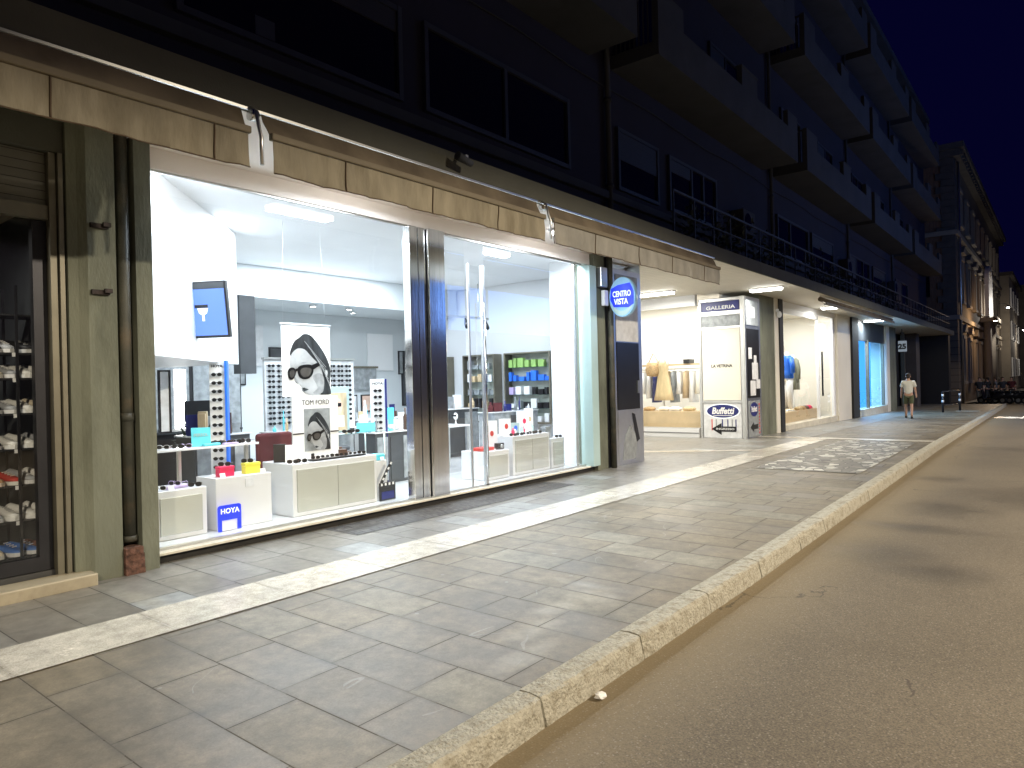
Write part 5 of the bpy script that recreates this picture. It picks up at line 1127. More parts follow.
MB().extr([Vector((LX1+.042, 18.5+u, .28+v)) for u, v in ((-.3,0),(-.05,.13),(-.05,.06),(.28,.06),(.28,-.06),(-.05,-.06),(-.05,-.13))], (.003,0,0)).build('arrow', K['print_black'], t)
for k in range(10): box('red_letters', 'red', t, LX1+.041, LX1+.044, 18.86, 18.93, .08+.085*k, .13+.085*k)
# lobby
box('lobby_wall', 'white', B, -12.3, -12.0, 12.3, 22.9, -.05, 3.89)
box('lobby_ceiling_band', 'white', B, -11.99, -7.8, 17.82, 17.98, 3.60, 3.894)
box('lobby_sill', 'white_gloss', B, -11.99, -7.80, 17.90, 18.1, -.05, .24)
box('lobby_sill_line', 'grey_dark', B, -11.99, -7.80, 17.885, 17.90, .11, .125)
q = MB(); q.box(-11.99,-7.8,17.96,18.02,.241,.26); 
for x in (-9.72, -11.9): q.box(x,x+.03,17.96,18.02,.26,3.60)
q.build('shop_window_frame', K['alu'], B)
MB().add([(-11.99,17.99,.26),(-7.8,17.99,.26),(-7.8,17.99,3.6),(-11.99,17.99,3.6)], [(0,1,2,3)]).build('glass_pane', K['glass'], B)
box('shop_floor', 'shopfloor', B, -11.99, -7.2, 18.1, 27.5, -.1, .2)
box('partition_wall', 'cream_wall', B, -11.99, -7.3, 22.9, 23.0, .2, 3.89) if 0 else box('partition_wall', 'cream_wall', B, -11.99, -7.21, 20.5, 20.6, .2, 3.89)
box('inner_wall', 'white', B, -7.3, -7.21, 18.31, 20.49, .2, 3.89)
box('display_platform', 'wood', B, -11.9, -7.85, 18.12, 18.9, .201, .70)
area('shop_two_lamp', (-9.0, 19.2, 3.88), 1.6, .6, 52, (.97,.98,1)); area('shop_two_lamp', (-10.8, 19.2, 3.88), 1.2, .6, 26, (.97,.98,1))
def wp(px, py, y=18.6): return ony(px, py, y)
# dressed mannequin with beige dress
def mannequin(label, x, y, z, h, dress, arms=True, rz=0):
    t = thing('mannequin', label, 'mannequin', (x, y, z), rz); s = h/1.7
    MB().lathe((0,0,0), [(.16*s,0),(.16*s,.01),(.015,.02),(.015,.75*s)], 16).build('stand', K['alu'], t, False)
    b = MB()
    def ring(w, d_, zz, cx=0): return [Vector((cx+w*s*math.cos(k*math.pi/8), d_*s*math.sin(k*math.pi/8), zz*s)) for k in range(16)]
    b.loft([ring(.15,.10,.78),(ring(.165,.12,.92)),ring(.12,.09,1.08),ring(.15,.11,1.25),ring(.185,.10,1.38),ring(.12,.07,1.45),ring(.045,.045,1.48),ring(.04,.04,1.56),ring(.01,.01,1.565)])
    b.build('torso', K['cream_wall'], t, False); return t, ring, s
p = wp(662, 410)
t, ring, s = mannequin('mannequin in a long beige strappy dress behind the lobby window', p.x, 18.75, .705, 1.75, 0)
K['beige_cloth'] = mat('beige_linen', (.62,.48,.27), .9, var=.12, scale=5, stretch=(4,4,.5)); K['straw'] = mat('straw', (.5,.33,.16), .85, var=.3, scale=25)
q = MB(); q.loft([ring(.30,.20,.28),ring(.25,.18,.5),ring(.19,.14,.85),ring(.178,.128,.94),ring(.13,.10,1.08),ring(.16,.122,1.25),ring(.165,.11,1.36)]); q.build('dress', K['beige_cloth'], t, False)
q = MB(); q.tube([(-.12*s,-.1*s,1.36*s),(-.05*s,-.02,1.50*s)],.012); q.tube([(.12*s,-.1*s,1.36*s),(.05*s,-.02,1.50*s)],.012); q.build('strap', K['beige_cloth'], t, False)
p = wp(652, 370); t = thing('straw_bag', 'round straw bag hanging beside the beige dress', 'bag', (p.x, 18.8, p.z))
MB().lathe((p.x-.05,18.8,p.z-.2), [(.01,0),(.2,.02),(.25,.2),(.2,.42),(.18,.42),(.2,.2)], 18).build('basket', K['straw'], t); MB().tube([(p.x-.22,18.8,p.z+.2),(p.x-.05,18.8,p.z+.5),(p.x+.12,18.8,p.z+.2)], .015).build('handle', K['straw'], t)
# rails with hanging clothes
rl = thing('clothes_rail', 'wooden clothes rail with shelf behind the beige dress', 'clothes rail', (-9.0, 19.4, .2))
box('shelf', 'wood', rl, -10.4, -8.2, 19.25, 19.6, 2.02, 2.07); MB().tube([(-10.4,19.42,1.92),(-8.2,19.42,1.92)], .015).build('rail', K['alu'], rl)
for x in (-10.38, -8.22): box('leg', 'wood', rl, x-.02, x+.02, 19.38, 19.46, .2, 2.018)
gar = [('white','print_white'),('pale blue','signpale'),('navy','navy'),('cream','cream_wall'),('beige','beige_cloth'),('grey','print_mid'),('white','print_white'),('tan','wood'),('pale blue','signpale'),('cream','cream_wall')]
for k, (nm, m) in enumerate(gar):
    x = -10.2+.2*k; L = .7+.25*((k*7) % 3)/2; o = thing('hanging_garment', '%s garment hanging on the wooden rail, number %s along from the left' % (nm, ['one','two','three','four','five','six','seven','eight','nine','ten'][k]), 'garment', (x, 19.42, 1.9), 0, 'garments on the rail')
    o['label'] = '%s garment hanging on the rail %s the beige dress' % (nm, 'left of' if k < 5 else 'right of')
    q = MB(); q.loft([[Vector((x+a*w, 19.42+b_*.16*ww, z)) for a, b_ in ((-1,-1),(0,-1.1),(1,-1),(1.1,0),(1,1),(0,1.1),(-1,1),(-1.1,0))] for z, w, ww in ((1.86,.02,.4),(1.80,.05,1.1),(1.5,.05,1.0),(1.86-L,.07,1.3))]); q.build('cloth', K['print_white'] if m == 'signpale' else K[m], o)
    MB().tube([(x,19.42,1.86),(x,19.42,1.93)], .006).build('hanger', K['alu'], o)
for k, (px, m, nm) in enumerate(((650,'straw','straw'),(665,'cream_wall','cream'),(676,'print_white','white'),(690,'beige_cloth','beige'))):
    p = wp(px, 407, 18.45); t = thing('folded_clothes', '%s folded clothes on the wooden display platform' % nm, 'folded clothes', (p.x, 18.4, .701), 0, 'folded clothes on the platform')
    MB().ell((p.x,18.42,.76), (.20,.15,.065)).build('pile', K[m], t); MB().box(p.x-.16,p.x+.14,18.32,18.5,.702,.74,.015).build('bottom_fold', K[m], t)
p = wp(682, 385, 19.4); smallbox('dark hat box on the wooden rail shelf', 'black', -8.6, 19.35, 2.072, .35, .12, .2)
box('inner_notice', 'print_white', B, -8.5, -8.0, 20.45, 20.49, 1.5, 2.0)

# ------------------------------------------------------------------ shop three (white window with the blue shirt)
W3 = (21.06, 27.58)
box('shop_wall', 'cream_wall', B, -10.2, -10.0, 20.61, 29.5, -.2, 3.89); box('shop_wall', 'cream_wall', B, -9.99, -7.21, 28.4, 28.5, -.2, 3.89)
box('shop_sill', 'sill', B, -7.0, -6.56, W3[0], W3[1]+.0, -.3, .12); 
q = MB(); q.box(-6.70,-6.62,W3[0],W3[0]+.12,.121,3.719); q.box(-6.70,-6.62,W3[1]-.25,W3[1],.121,3.719); q.box(-6.70,-6.62,25.35,25.43,.121,3.719); q.box(-6.70,-6.62,W3[0]+.12,25.35,3.55,3.719); q.build('shop_window_frame', K['white'], B)
pane(W3[0]+.12, W3[1]-.25, .122, 3.55, x=-6.67)
box('door_pull', 'black', B, -6.60, -6.56, 25.62, 25.70, .9, 2.45)
box('display_platform', 'wood', B, -8.0, -6.95, 21.2, 26.3, .0, .45)
area('shop_three_lamp', (-7.9, 23.0, 3.88), .8, 2.2, 80, (.97,.98,1)); area('shop_three_lamp', (-7.9, 26.2, 3.88), .8, 1.8, 68, (.97,.98,1))
MX3, MY3 = -7.25, 23.95
t, ring, s = mannequin('mannequin in a blue shirt and white trousers in the white window', MX3, MY3, .455, 2.15, 0, rz=R(-40))
q = MB(); q.loft([ring(.19,.14,.86),ring(.18,.13,1.0),ring(.17,.13,1.15),ring(.19,.14,1.3),ring(.20,.12,1.40),ring(.12,.08,1.47)])
for sd in (-1,1): q.tube([(sd*.17*s,0,1.40*s),(sd*.25*s,-.02,1.2*s),(sd*.27*s,-.03,1.0*s)], [.065*s,.06*s,.055*s], 10)
q.build('blue_shirt', K['blue'], t, False)
q = MB()
for sd in (-1,1): q.tube([(sd*.08*s,0,.90*s),(sd*.09*s,0,.45*s),(sd*.10*s,0,.05*s)], [.095*s,.075*s,.06*s], 12)
q.build('white_trousers', K['print_white'], t, False)
t, ring, s = mannequin('mannequin in an olive jacket just behind the blue shirt', -7.55, 25.6, .455, 2.1, 0, rz=R(-40))
K['olive'] = mat('olive_cloth', (.20,.21,.15), .9)
q = MB(); q.loft([ring(.21,.15,.55),ring(.20,.14,.9),ring(.17,.13,1.1),ring(.20,.14,1.3),ring(.20,.12,1.40),ring(.11,.08,1.46)])
for sd in (-1,1): q.tube([(sd*.17*s,0,1.40*s),(sd*.26*s,0,1.15*s),(sd*.28*s,-.02,.85*s)], [.06*s,.055*s,.05*s], 10)
q.build('olive_jacket', K['olive'], t, False)
for k, (y, m, nm) in enumerate(((24.6,'beige_cloth','beige'),(25.0,'straw','straw'),(25.4,'dkwood','brown'),(25.8,'pink','pink'))):
    t = thing('folded_clothes', '%s folded item on the wooden platform in the white window' % nm, 'folded clothes', (-7.1, y, .452)); MB().ell((-7.12,y,.51), (.13,.2,.07)).build('pile', K[m], t); MB().box(-7.2,-7.0,y-.15,y+.15,.452,.49,.012).build('bottom_fold', K[m], t)
t = thing('security_camera', 'small white dome camera on the pillar beside the white window', 'camera', (-6.4, 20.6, 3.4)); MB().ell((-6.42,20.58,3.42), (.07,.07,.10)).build('dome', K['white'], t); box('mount', 'white', t, -6.499, -6.44, 20.54, 20.62, 3.5, 3.58)

# ------------------------------------------------------------------ shop four (blue lit)
W4 = (30.62, 36.55)
K['blue_glow'] = emit('blue_glow_wall', (.04,.26,.75), 1.3)  # walls glow by themselves in place of blue lamplight
box('shop_wall', 'blue_glow', B, -9.4, -9.2, 30.2, 37.0, -.3, 3.3)
box('shop_floor', 'shopfloor', B, -9.19, -6.9, 30.2, 37.0, -.3, .05)
box('shop_sill', 'sill', B, -6.9, -6.50, W4[0], W4[1], -.4, .16)
q = MB(); 
for y in (W4[0], 33.0, W4[1]-.3): q.box(-6.70,-6.58,y,y+.16,.161,3.09)
q.build('shop_window_frame', K['bronze'], B); pane(W4[0]+.16, W4[1]-.3, .162, 3.09, x=-6.65)
box('shop_wall', 'blue_glow', B, -9.19, -7.21, 37.0, 37.1, -.3, 3.3); area('blue_shop_lamp', (-7.8, 33.5, 3.05), 1.0, 3.5, 300, (.15,.50,1.0))
t = thing('table_lamp', 'glowing white globe lamp inside the blue shop', 'lamp', (-7.6, 31.3, .06)); MB().tube([(-7.6,31.3,.06),(-7.6,31.3,2.0)], .03).build('stem', K['black'], t); MB().ell((-7.6,31.3,2.15), (.25,.25,.2)).build('globe', K['panel_lamp'], t)
K['greenish_screen'] = emit('lit_screen_green', (.45,.85,.75), 1.6)
t = thing('lit_screen', 'pale green lit screen inside the blue shop', 'screen', (-8.0, 34.0, .9)); box('casing', 'black', t, -8.08, -8.0, 33.7, 34.9, 1.0, 2.3); box('screen', 'greenish_screen', t, -7.999, -7.98, 33.75, 34.4, 1.05, 2.2)
desk('dark counter inside the blue shop', -8.9, -8.4, 32.0, 34.8, .95, 'black', 'navy')
# bay five: closed dark entrance with the lit number sign
box('shop_wall', 'blackm', B, -7.6, -7.4, 39.0, 49.2, -.5, 3.89)
for y in (40.5, 43.2, 47.2): box('door_post', 'bronze', B, -7.0, -6.8, y, y+.14, -.5, 3.89)
t = thing('number_sign', 'white sign with the number 25 hanging over the dark entrance', 'sign', (-6.3, 40.2, 2.6))
K['sign25'] = emit('lit_sign_box', (.6,.7,.8), .16)
MB().box(-6.58,-6.20,40.0,40.12,G(40)+2.95,G(40)+3.5,.02).build('box', K['sign25'], t); text('25', .36, (-6.39,39.995,G(40)+3.2), (1,0,0), (0,0,1), 'print_black', t, 'lettering', .004, .02)
MB().tube([(-6.4,40.06,G(40)+3.6),(-6.4,40.06,3.9)], .02).build('hanger', K['dark_metal'], t)

# ------------------------------------------------------------------ palazzo beyond the side street
PX, PY0, PY1, PH = -5.45, 54.0, 96.0, 15.6
P = thing('palazzo', 'old brick palazzo with quoined corner, stone bands and tall windows beyond the side street', 'building', (PX, PY0, -.4))
box('wall', 'brickwall', P, -30, PX, PY0, PY1, -.5, 15.0)
q = MB(); z = -.5; k = 0
while z < 14.9:
    w = 1.0 if k % 2 else .7; q.box(PX-w,PX+.08,PY0-.08,PY0+w,z,z+.40); z += .42; k += 1
q.build('quoins', K['stone_dark'], P)
q = MB(); q.box(-30,PX+.7,PY0-.7,PY1,15.0,15.35); q.box(-30,PX+.45,PY0-.45,PY1,14.6,14.99); 
for y in range(0, 40, 1): q.box(PX+.02,PX+.6,PY0+y,PY0+y+.3,14.7,14.99)
q.build('cornice', K['stone_dark'], P)
for z in (4.7, 9.9): box('string_course', 'stone', P, -30, PX+.22, PY0-.22, PY1, z, z+.28)
box('rusticated_base', 'ashlar', P, -29.9, PX+.09, PY0-.09, PY0+1.6, -.5, 4.69)
def pwin(y, z0, z1, ped=True, lit=False):
    f = box('window', 'stone', P, PX+.001, PX+.14, y, y+.22, z0, z1)
    MB().box(PX+.001,PX+.14,y+1.28,y+1.5,z0,z1).build('jamb', K['stone'], f); MB().box(PX+.001,PX+.24,y-.12,y+1.62,z0-.18,z0-.001).build('sill', K['stone'], f)
    MB().box(PX+.001,PX+.20,y-.05,y+1.55,z1+.001,z1+.22).build('lintel', K['stone'], f)
    if ped: MB().extr([(PX+.001,y-.2,z1+.45),(PX+.001,y+1.7,z1+.45),(PX+.001,y+.75,z1+.95)], (.3,0,0)).build('pediment', K['stone'], f)
    box('pane', 'win_dark', f, PX+.002, PX+.04, y+.22, y+1.28, z0, z1)
for k in range(9):
    y = 56.4+k*4.3
    if k != 4: pwin(y, .9, 3.6, True)
    pwin(y, 6.0, 8.6, True); pwin(y, 10.9, 13.0, False)
for y in (71.9, 76.6): MB().tube([(PX+.45,y,-.5),(PX+.45,y,5.4)], .3, 14).build('portal_column', K['stone'], P)
box('portal_balcony', 'stone', P, PX+.001, PX+1.2, 71.3, 77.2, 5.42, 5.75)
box('portal_door', 'dkwood', P, PX+.001, PX+.06, 72.8, 75.8, -.5, 4.6)
# white arched frame lit by its lamp over the portal
q = MB()
for a in range(0, 13):
    th = math.pi*a/12; th2 = math.pi*(a+1)/12
    if a < 12: q.extr([(PX+.30,74.25-2.2*math.cos(th),9.0+1.1*math.sin(th)),(PX+.30,74.25-2.2*math.cos(th2),9.0+1.1*math.sin(th2)),(PX+.30,74.25-1.6*math.cos(th2),9.0+.7*math.sin(th2)),(PX+.30,74.25-1.6*math.cos(th),9.0+.7*math.sin(th))], (.3,0,0))
q.box(PX+.3,PX+.6,72.05,72.65,5.8,9.0); q.box(PX+.3,PX+.6,75.85,76.45,5.8,9.0); q.build('white_arch', K['white'], P)
# drain pipe on the palazzo corner
MB().tube([(PX+.16,55.4,-.5),(PX+.16,55.4,14.6)], .07, 8).build('drain_pipe', K['alu'], P)
# wall at the side street side: window and small shop sign
for z in (1.2, 6.2, 11): MB().box(-7.6,-6.9,PY0-.12,PY0-.01,z,z+2.0).build('side_window', K['win_dark'], P)
# next houses at the end of the street
q2 = thing('far_house', 'pale lit house closing the end of the street', 'building', (-5, 97, -.5))
box('wall', 'stone', q2, -20, -4.6, 96.5, 118, -.6, 12.5); box('roof', 'stone_dark', q2, -20.3, -4.2, 96.3, 118.3, 12.51, 12.9)
for k in range(4):
    for z in (1, 5.2, 9): w_ = MB().box(-4.599,-4.45,98+k*5,99.4+k*5,z,z+2.2).build('window', K['white'], q2); box('pane', 'win_dark', w_, -4.449, -4.43, 98.15+k*5, 99.25+k*5, z+.15, z+2.05)
q3 = thing('far_house', 'dark far house beyond the pale one on the bend', 'building', (-3, 120, -.5))
box('wall', 'stone_dark', q3, -18, -3.6, 118.6, 150, -.6, 13.5)
for k in range(5):
    for z in (1, 5.2, 9.4): w_ = MB().box(-3.599,-3.5,120+k*5.5,121.6+k*5.5,z,z+2.3).build('window', K['stone'], q3)
# wall lamps which light the palazzo
def wall_lamp(x, y, z, p, col, label):
    t = thing('wall_lamp', label, 'lamp', (x, y, z))
    MB().tube([(x-.7,y,z+.3),(x-.2,y,z+.35),(x,y,z+.15)], .03, 6).build('arm', K['dark_metal'], t)
    MB().lathe((x,y,z-.1), [(.03,.28),(.22,.1),(.2,.08),(.02,.2)], 12).build('lamp_shade', K['dark_metal'], t)
    MB().ell((x,y,z), (.09,.09,.07)).build('bulb', K['spot_lens'], t)
    l = bpy.data.lights.new('wall_lamp_light', 'POINT'); l.energy = p; l.color = col; l.shadow_soft_size = .12; o = bpy.data.objects.new('wall_lamp_light', l); C.objects.link(o); o.location = (x, y, z-.2)
wall_lamp(PX+1.6, 62.5, 5.4, 130, (1,.62,.30), 'street lamp on a bracket between the first palazzo windows')
P.scale.z = 1.08
wall_lamp(PX+1.8, 74.2, 7.2, 260, (1,.93,.82), 'bright street lamp beside the white arch')
wall_lamp(-3.2, 92, 6.0, 150, (1,.88,.7), 'street lamp near the end of the palazzo')
wall_lamp(-2.6, 108, 6.0, 150, (1,.9,.75), 'farthest street lamp before the pale house')

# ------------------------------------------------------------------ people
def skinned(name, joints, edges, m, parent, sub=2):
    """continuous body grown from a skeleton; joints: (x,y,z,r)"""
    me = bpy.data.meshes.new(name); me.from_pydata([j[:3] for j in joints], edges, []); o = bpy.data.objects.new(name, me); C.objects.link(o)
    o.parent = parent; me.materials.append(m)
    sk = o.modifiers.new('skin', 'SKIN'); 
    if not me.skin_vertices: me.attributes
    for i, j in enumerate(joints):
        r = j[3]; sv = me.skin_vertices[0].data[i] if me.skin_vertices else None
        if sv: sv.radius = (r, r) if not isinstance(r, tuple) else r; sv.use_root = (i == 0)
    sk.use_smooth_shade = True
    s = o.modifiers.new('sub', 'SUBSURF'); s.levels = sub; s.render_levels = sub
    # bake to a plain mesh
    dg = bpy.context.evaluated_depsgraph_get(); dg.update(); nm = bpy.data.meshes.new_from_object(o.evaluated_get(dg)); nm.materials.clear(); nm.materials.append(m)
    for p_ in nm.polygons: p_.use_smooth = True
    o.modifiers.clear(); o.data = nm; return o
def ensure_skin(me):
    bm = bmesh.new(); bm.from_mesh(me); bm.verts.layers.skin.verify(); bm.to_mesh(me); bm.free()
def skinned2(name, joints, edges, m, parent, sub=2):
    bm = bmesh.new(); ly = bm.verts.layers.skin.verify(); vs = []
    for i, j in enumerate(joints):
        v = bm.verts.new(j[:3]); vs.append(v); r = j[3]; v[ly].radius = r if isinstance(r, tuple) else (r, r); v[ly].use_root = (i == 0)
    for a, b_ in edges: bm.edges.new((vs[a], vs[b_]))
    me = bpy.data.meshes.new(name); bm.to_mesh(me); bm.free(); o = bpy.data.objects.new(name, me); C.objects.link(o)
    sk = o.modifiers.new('skin', 'SKIN'); sk.use_smooth_shade = True; s = o.modifiers.new('sub', 'SUBSURF'); s.levels = sub; s.render_levels = sub
    dg = bpy.context.evaluated_depsgraph_get(); dg.update(); nm = bpy.data.meshes.new_from_object(o.evaluated_get(dg)); nm.materials.clear(); nm.materials.append(m)
    for p_ in nm.polygons: p_.use_smooth = True
    o.modifiers.clear(); o.data = nm; o.parent = parent; return o
def person(label, loc, rz, h=1.75, top='tee', bottom='shorts', short=True, stride=.22, hair='hair', group=None, armL=.05, armR=-.12, bag=False):
    s = h/1.75; t = thing('person', label, 'person', loc, rz, group); st = stride
    # local: +Y forward, hips at .93
    J = [(0,0,.95,(.145,.11)),(0,.0,1.12,(.135,.10)),(0,.01,1.30,(.165,.115)),(0,0,1.43,(.13,.095)),(0,0,1.50,.058),(0,.01,1.56,.055),(0,.02,1.63,(.078,.092)),(0,.02,1.69,(.074,.088)),(0,.01,1.735,(.045,.055)),
         (-.09,0,.88,.095),(-.10,st*.5,.50,.062),(-.10,st*.9,.10,.042),(-.10,st*.9+.10,.05,.035),(-.10,st*.9+.17,.035,.028),
         (.09,0,.88,.095),(.10,-st*.25,.50,.062),(.10,-st*1.25,.14,.042),(.10,-st*1.25+.08,.05,.035),(.10,-st*1.25+.15,.03,.028),
         (-.17,0,1.42,.062),(-.23,armL*.5,1.16,.047),(-.25,armL*2,.93,.034),(-.255,armL*2+.03,.86,.03),(-.25,armL*2+.05,.79,.022),
         (.17,0,1.42,.062),(.23,armR*.5,1.16,.047),(.26,armR*1.2,.93,.034),(.265,armR*1.1,.86,.03),(.26,armR*1.0,.79,.022),
         (-.225,armL*2+.05,.85,.012),(.235,armR*1.0+.03,.85,.012)]
    E_ = [(0,1),(1,2),(2,3),(3,4),(4,5),(5,6),(6,7),(7,8),(0,9),(9,10),(10,11),(11,12),(12,13),(0,14),(14,15),(15,16),(16,17),(17,18),(3,19),(19,20),(20,21),(21,22),(22,23),(3,24),(24,25),(25,26),(26,27),(27,28),(21,29),(26,30)]
    sc = lambda L: [(x*s, y*s, z*s, (r[0]*s, r[1]*s) if isinstance(r, tuple) else r*s) for x, y, z, r in L]
    skinned2('body', sc(J), E_, K['skin'], t)
    T = [(0,.0,.90,(.178,.138)),(0,.0,1.12,(.165,.13)),(0,.01,1.30,(.19,.14)),(0,0,1.43,(.15,.11)),(0,0,1.475,(.08,.07)),(-.18,0,1.42,.082),(-.235,armL*.4,1.20,.074),(.18,0,1.42,.082),(.235,armR*.4,1.20,.074)]
    skinned2('shirt', sc(T), [(0,1),(1,2),(2,3),(3,4),(3,5),(5,6),(3,7),(7,8)], K[top], t)
    kz = .50 if short else .12
    f1 = (1-(kz-.1)/.4)
    yl = (st*.5, st*.9)[0 if short else 1]; yr = (-st*.25, -st*1.2)[0 if short else 1]
    Q = [(0,0,.98,(.165,.125)),(-.09,0,.86,.115),(-.10,st*.25,.68,.102),(-.10,yl,kz+.03,.085 if short else .06),(.09,0,.86,.115),(.10,-st*.12,.68,.102),(.10,yr,kz+.03,.085 if short else .06)]
    skinned2('shorts' if short else 'trousers', sc(Q), [(0,1),(1,2),(2,3),(0,4),(4,5),(5,6)], K[bottom], t)
    hq = MB().ell((0,-.012*s,1.70*s), (.088*s,.10*s,.085*s), 16, 10); hq.ell((0,-.05*s,1.64*s), (.078*s,.06*s,.08*s), 12, 8); hq.build('hair', K[hair], t, False)
    fq = MB(); fq.ell((0,.105*s,1.625*s), (.014*s,.02*s,.02*s), 8, 6); 
    for e in (-1,1): fq.ell((e*.083*s,.015*s,1.64*s), (.012*s,.02*s,.03*s), 8, 6)
    fq.build('nose_and_ears', K['skin'], t, False)
    for yy, xx, zz in ((st*.9+.07,-.10,.0),(-st*1.25+.05,.10,.0)):
        MB().box((xx-.045)*s,(xx+.045)*s,(yy-.11)*s,(yy+.15)*s,0.0,.085*s,.03*s).build('shoe', K['shoe_dark'], t, False)
    return t
pp = onz(909, 418, G(30)); 
person('person in a white T-shirt and olive shorts walking away on the pavement', (pp.x, pp.y, G(pp.y)), R(8), 1.72, 'tee', 'shorts', True, .24, armL=.04, armR=.06)
for i, (px, py, rz, tp, bt, lab) in enumerate(((980,402,180,'cloth_dark','cloth_grey','dark clothed person standing before the brick palazzo'),(996,401,90,'cloth_grey','cloth_dark','person in grey near the parked scooters'),(1003,401,200,'cloth_dark','cloth_dark','person in black behind the scooters'),(1012,401,170,'cloth_red','cloth_dark','person in a maroon top at the far right of the scooters'),(988,401,60,'cloth_dark','cloth_dark','dark figure between the standing person and the scooters'))):
    p = onz(px, py, G(50)-.1); person(lab, (p.x, p.y, G(p.y)-.14), R(rz), 1.72, tp, bt, False, .06, group='people standing at the end of the pavement')
# ------------------------------------------------------------------ scooters
def scooter(label, loc, rz, m):
    t = thing('motor_scooter', label, 'scooter', loc, rz, 'scooters parked by the palazzo')
    for y in (-.62, .62):
        w = MB().tube([(-.05,y,.24),(.05,y,.24)], .24, 18).build('wheel', K['black'], t, False); MB().tube([(-.055,y,.24),(.055,y,.24)], .12, 12).build('rim', K['alu'], w, False)
    q = MB(); q.loft([[Vector((w*math.cos(a*math.pi/5), y, zc+hh*math.sin(a*math.pi/5))) for a in range(10)] for y, w, zc, hh in ((-.85,.06,.62,.08),(-.6,.17,.60,.18),(-.2,.18,.50,.22),(0,.15,.30,.08),(.35,.15,.29,.06))]); q.build('body', K[m], t, False)
    q = MB(); q.extr([(-.18,.40,.30),(.18,.40,.30),(.15,.55,.95),(-.15,.55,.95)], (0,.06,0)); q.build('leg_shield', K[m], t, False)
    MB().box(-.13,.13,-.75,-.05,.76,.86,.04).build('seat', K['blackm'], t, False)
    q = MB().tube([(0,.62,.25),(0,.5,.98)], .03); q.tube([(-.32,.42,1.05),(0,.5,1.0),(.32,.42,1.05)], .018); q.build('handlebar', K['dark_metal'], t, False)
    for sx in (-1,1): q = MB().tube([(sx*.25,.45,1.05),(sx*.3,.48,1.25)], .008); q.ell((sx*.3,.48,1.28), (.06,.015,.04)); q.build('mirror', K['black'], t, False)
    MB().tube([(0,.56,.85),(0,.63,.85)], .08, 12).build('headlight', K['print_grey'], t, False); return t
sc0 = scooter('dark scooter, leftmost of the row before the palazzo', (0,0,0), 0, 'black')
for i, (px, rz, lab) in enumerate(((992,70,'dark scooter, leftmost of the row before the palazzo'),(1000,60,'dark scooter, second from the left of the row'),(1007,75,'dark scooter, third from the left of the row'),(1014,65,'dark scooter, fourth from the left of the row'),(1021,60,'dark scooter, rightmost of the row at the picture edge'))):
    p = onz(px, 403, G(48)-.14); o = sc0 if i == 0 else dup(sc0); o.location = (p.x, p.y, G(p.y)-.139); o.rotation_euler = (0,0,R(rz)); o['label'] = lab
# barrier with reflective posts
t = thing('street_barrier', 'dark low barrier with white banded posts near the pavement end', 'barrier', (-3.8, 35, G(35)))
for i, (px, py) in enumerate(((943,412),(960,410))):
    p = onz(px, py, G(35)); q = MB().tube([(p.x,p.y,G(p.y)),(p.x,p.y,G(p.y)+.95)], .045, 10).build('post', K['dark_metal'], t)
    for z in (.45, .72): MB().tube([(p.x,p.y,G(p.y)+z),(p.x,p.y,G(p.y)+z+.1)], .05, 10).build('reflective_band', K['print_white'], q)
pA, pB = onz(943,412,G(35)), onz(960,410,G(35))
MB().tube([(pA.x,pA.y,G(35)+.92),(pB.x,pB.y,G(35)+.92)], .03).build('top_bar', K['dark_metal'], t); MB().tube([(pA.x,pA.y,G(35)+.3),(pB.x,pB.y,G(35)+.3)], .02).build('lower_bar', K['dark_metal'], t)

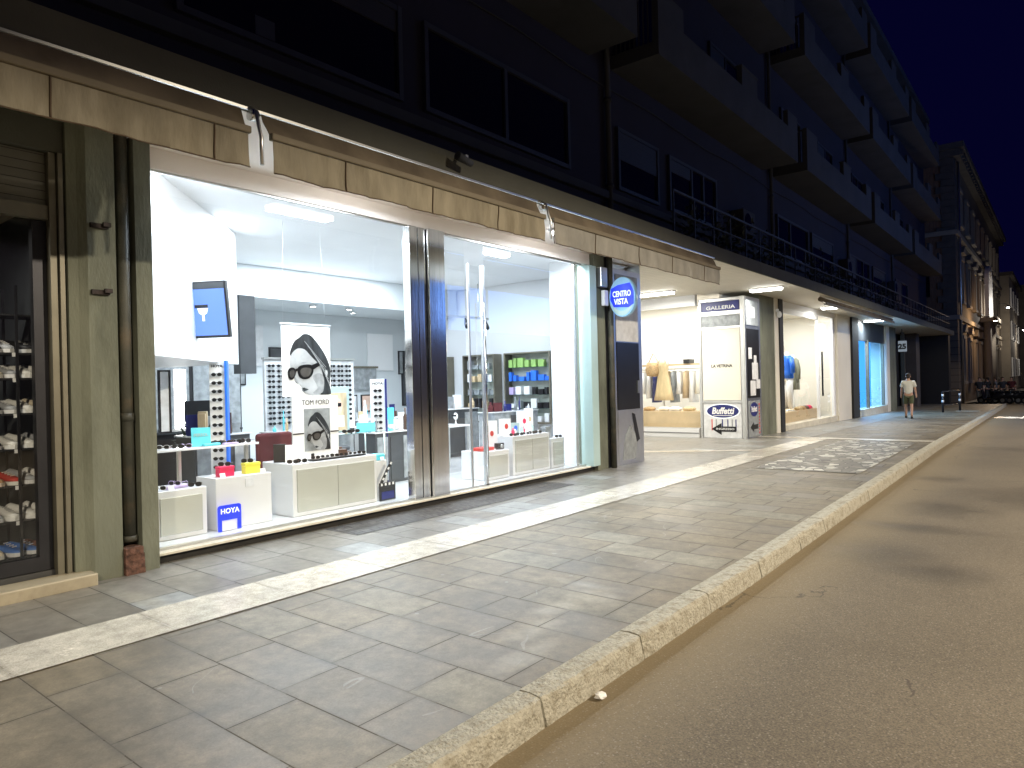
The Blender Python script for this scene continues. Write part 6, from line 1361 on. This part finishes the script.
# ------------------------------------------------------------------ opposite side of the street (only its reflections show)
O = thing('opposite_building', 'dark building across the street with an added blue glowing panel', 'building', (12.5, 20, 0))
box('wall', 'wall_up', O, 12.5, 20, -10, 70, -.5, 14)
K['refl_blue'] = emit('added_blue_glow', (.18,.38,1.0), 1.6); K['refl_white'] = emit('lit_white_window', (.8,.9,1), 1.2); K['refl_orange'] = emit('lit_orange_sign', (1,.12,.03), 2.0)
box('added_blue_panel', 'refl_blue', O, 12.3, 12.499, 27, 46, 4.6, 9.0)  # unseen glowing panel added for blue reflections and a blue tint on the facade

# ------------------------------------------------------------------ street lamps (out of frame, sodium-white heads shining down)
def street_lamp(x, y, z, p, cone=146.5, col=(1,.86,.66), blend=.10, tx=None):
    t = thing('street_lamp', 'tall street lamp standing across the road, %s' % {-7:'behind the camera',8:'opposite the optician',25:'opposite the white window',42:'opposite the dark entrance'}[int(y)], 'street lamp', (x, y, -.14))
    MB().tube([(x+.8,y,-.14),(x+.8,y,z+.2)], [.09,.06], 10).build('pole', K['dark_metal'], t); MB().box(x-.3,x+.85,y-.12,y+.12,z+.1,z+.22,.03).build('head', K['dark_metal'], t)
    l = bpy.data.lights.new('street_lamp_light', 'SPOT'); l.energy = p; l.color = col; l.spot_size = R(cone); l.spot_blend = blend; l.shadow_soft_size = .18
    o = bpy.data.objects.new('street_lamp_light', l); C.objects.link(o); o.location = (x, y, z)
    o.rotation_euler = (0, R(tx) if tx else 0, 0)
LP = 3900
for y, k_ in ((-7, .85), (8, 1.0), (25, .75), (42, .3)): street_lamp(7.2, y, 8.2, LP*k_)

# ------------------------------------------------------------------ night sky
w = bpy.data.worlds.new('World'); SC.world = w; w.use_nodes = True; t = w.node_tree; bg = t.nodes['Background']
bg.inputs[0].default_value = (.045, .04, .62, 1); bg.inputs[1].default_value = .012
SC.view_settings.view_transform = 'Standard'; SC.view_settings.look = 'None'; SC.view_settings.gamma = 1; SC.view_settings.exposure = 1.02
SC.render.engine = 'CYCLES'; SC.cycles.use_denoising = True
try: SC.cycles.denoiser = 'OPENIMAGEDENOISE'
except Exception: pass
SC.cycles.use_light_tree = True; SC.cycles.max_bounces = 8; SC.cycles.diffuse_bounces = 4; SC.cycles.glossy_bounces = 4; SC.cycles.transparent_max_bounces = 12
SC.cycles.caustics_reflective = False; SC.cycles.caustics_refractive = False; SC.cycles.sample_clamp_indirect = 6
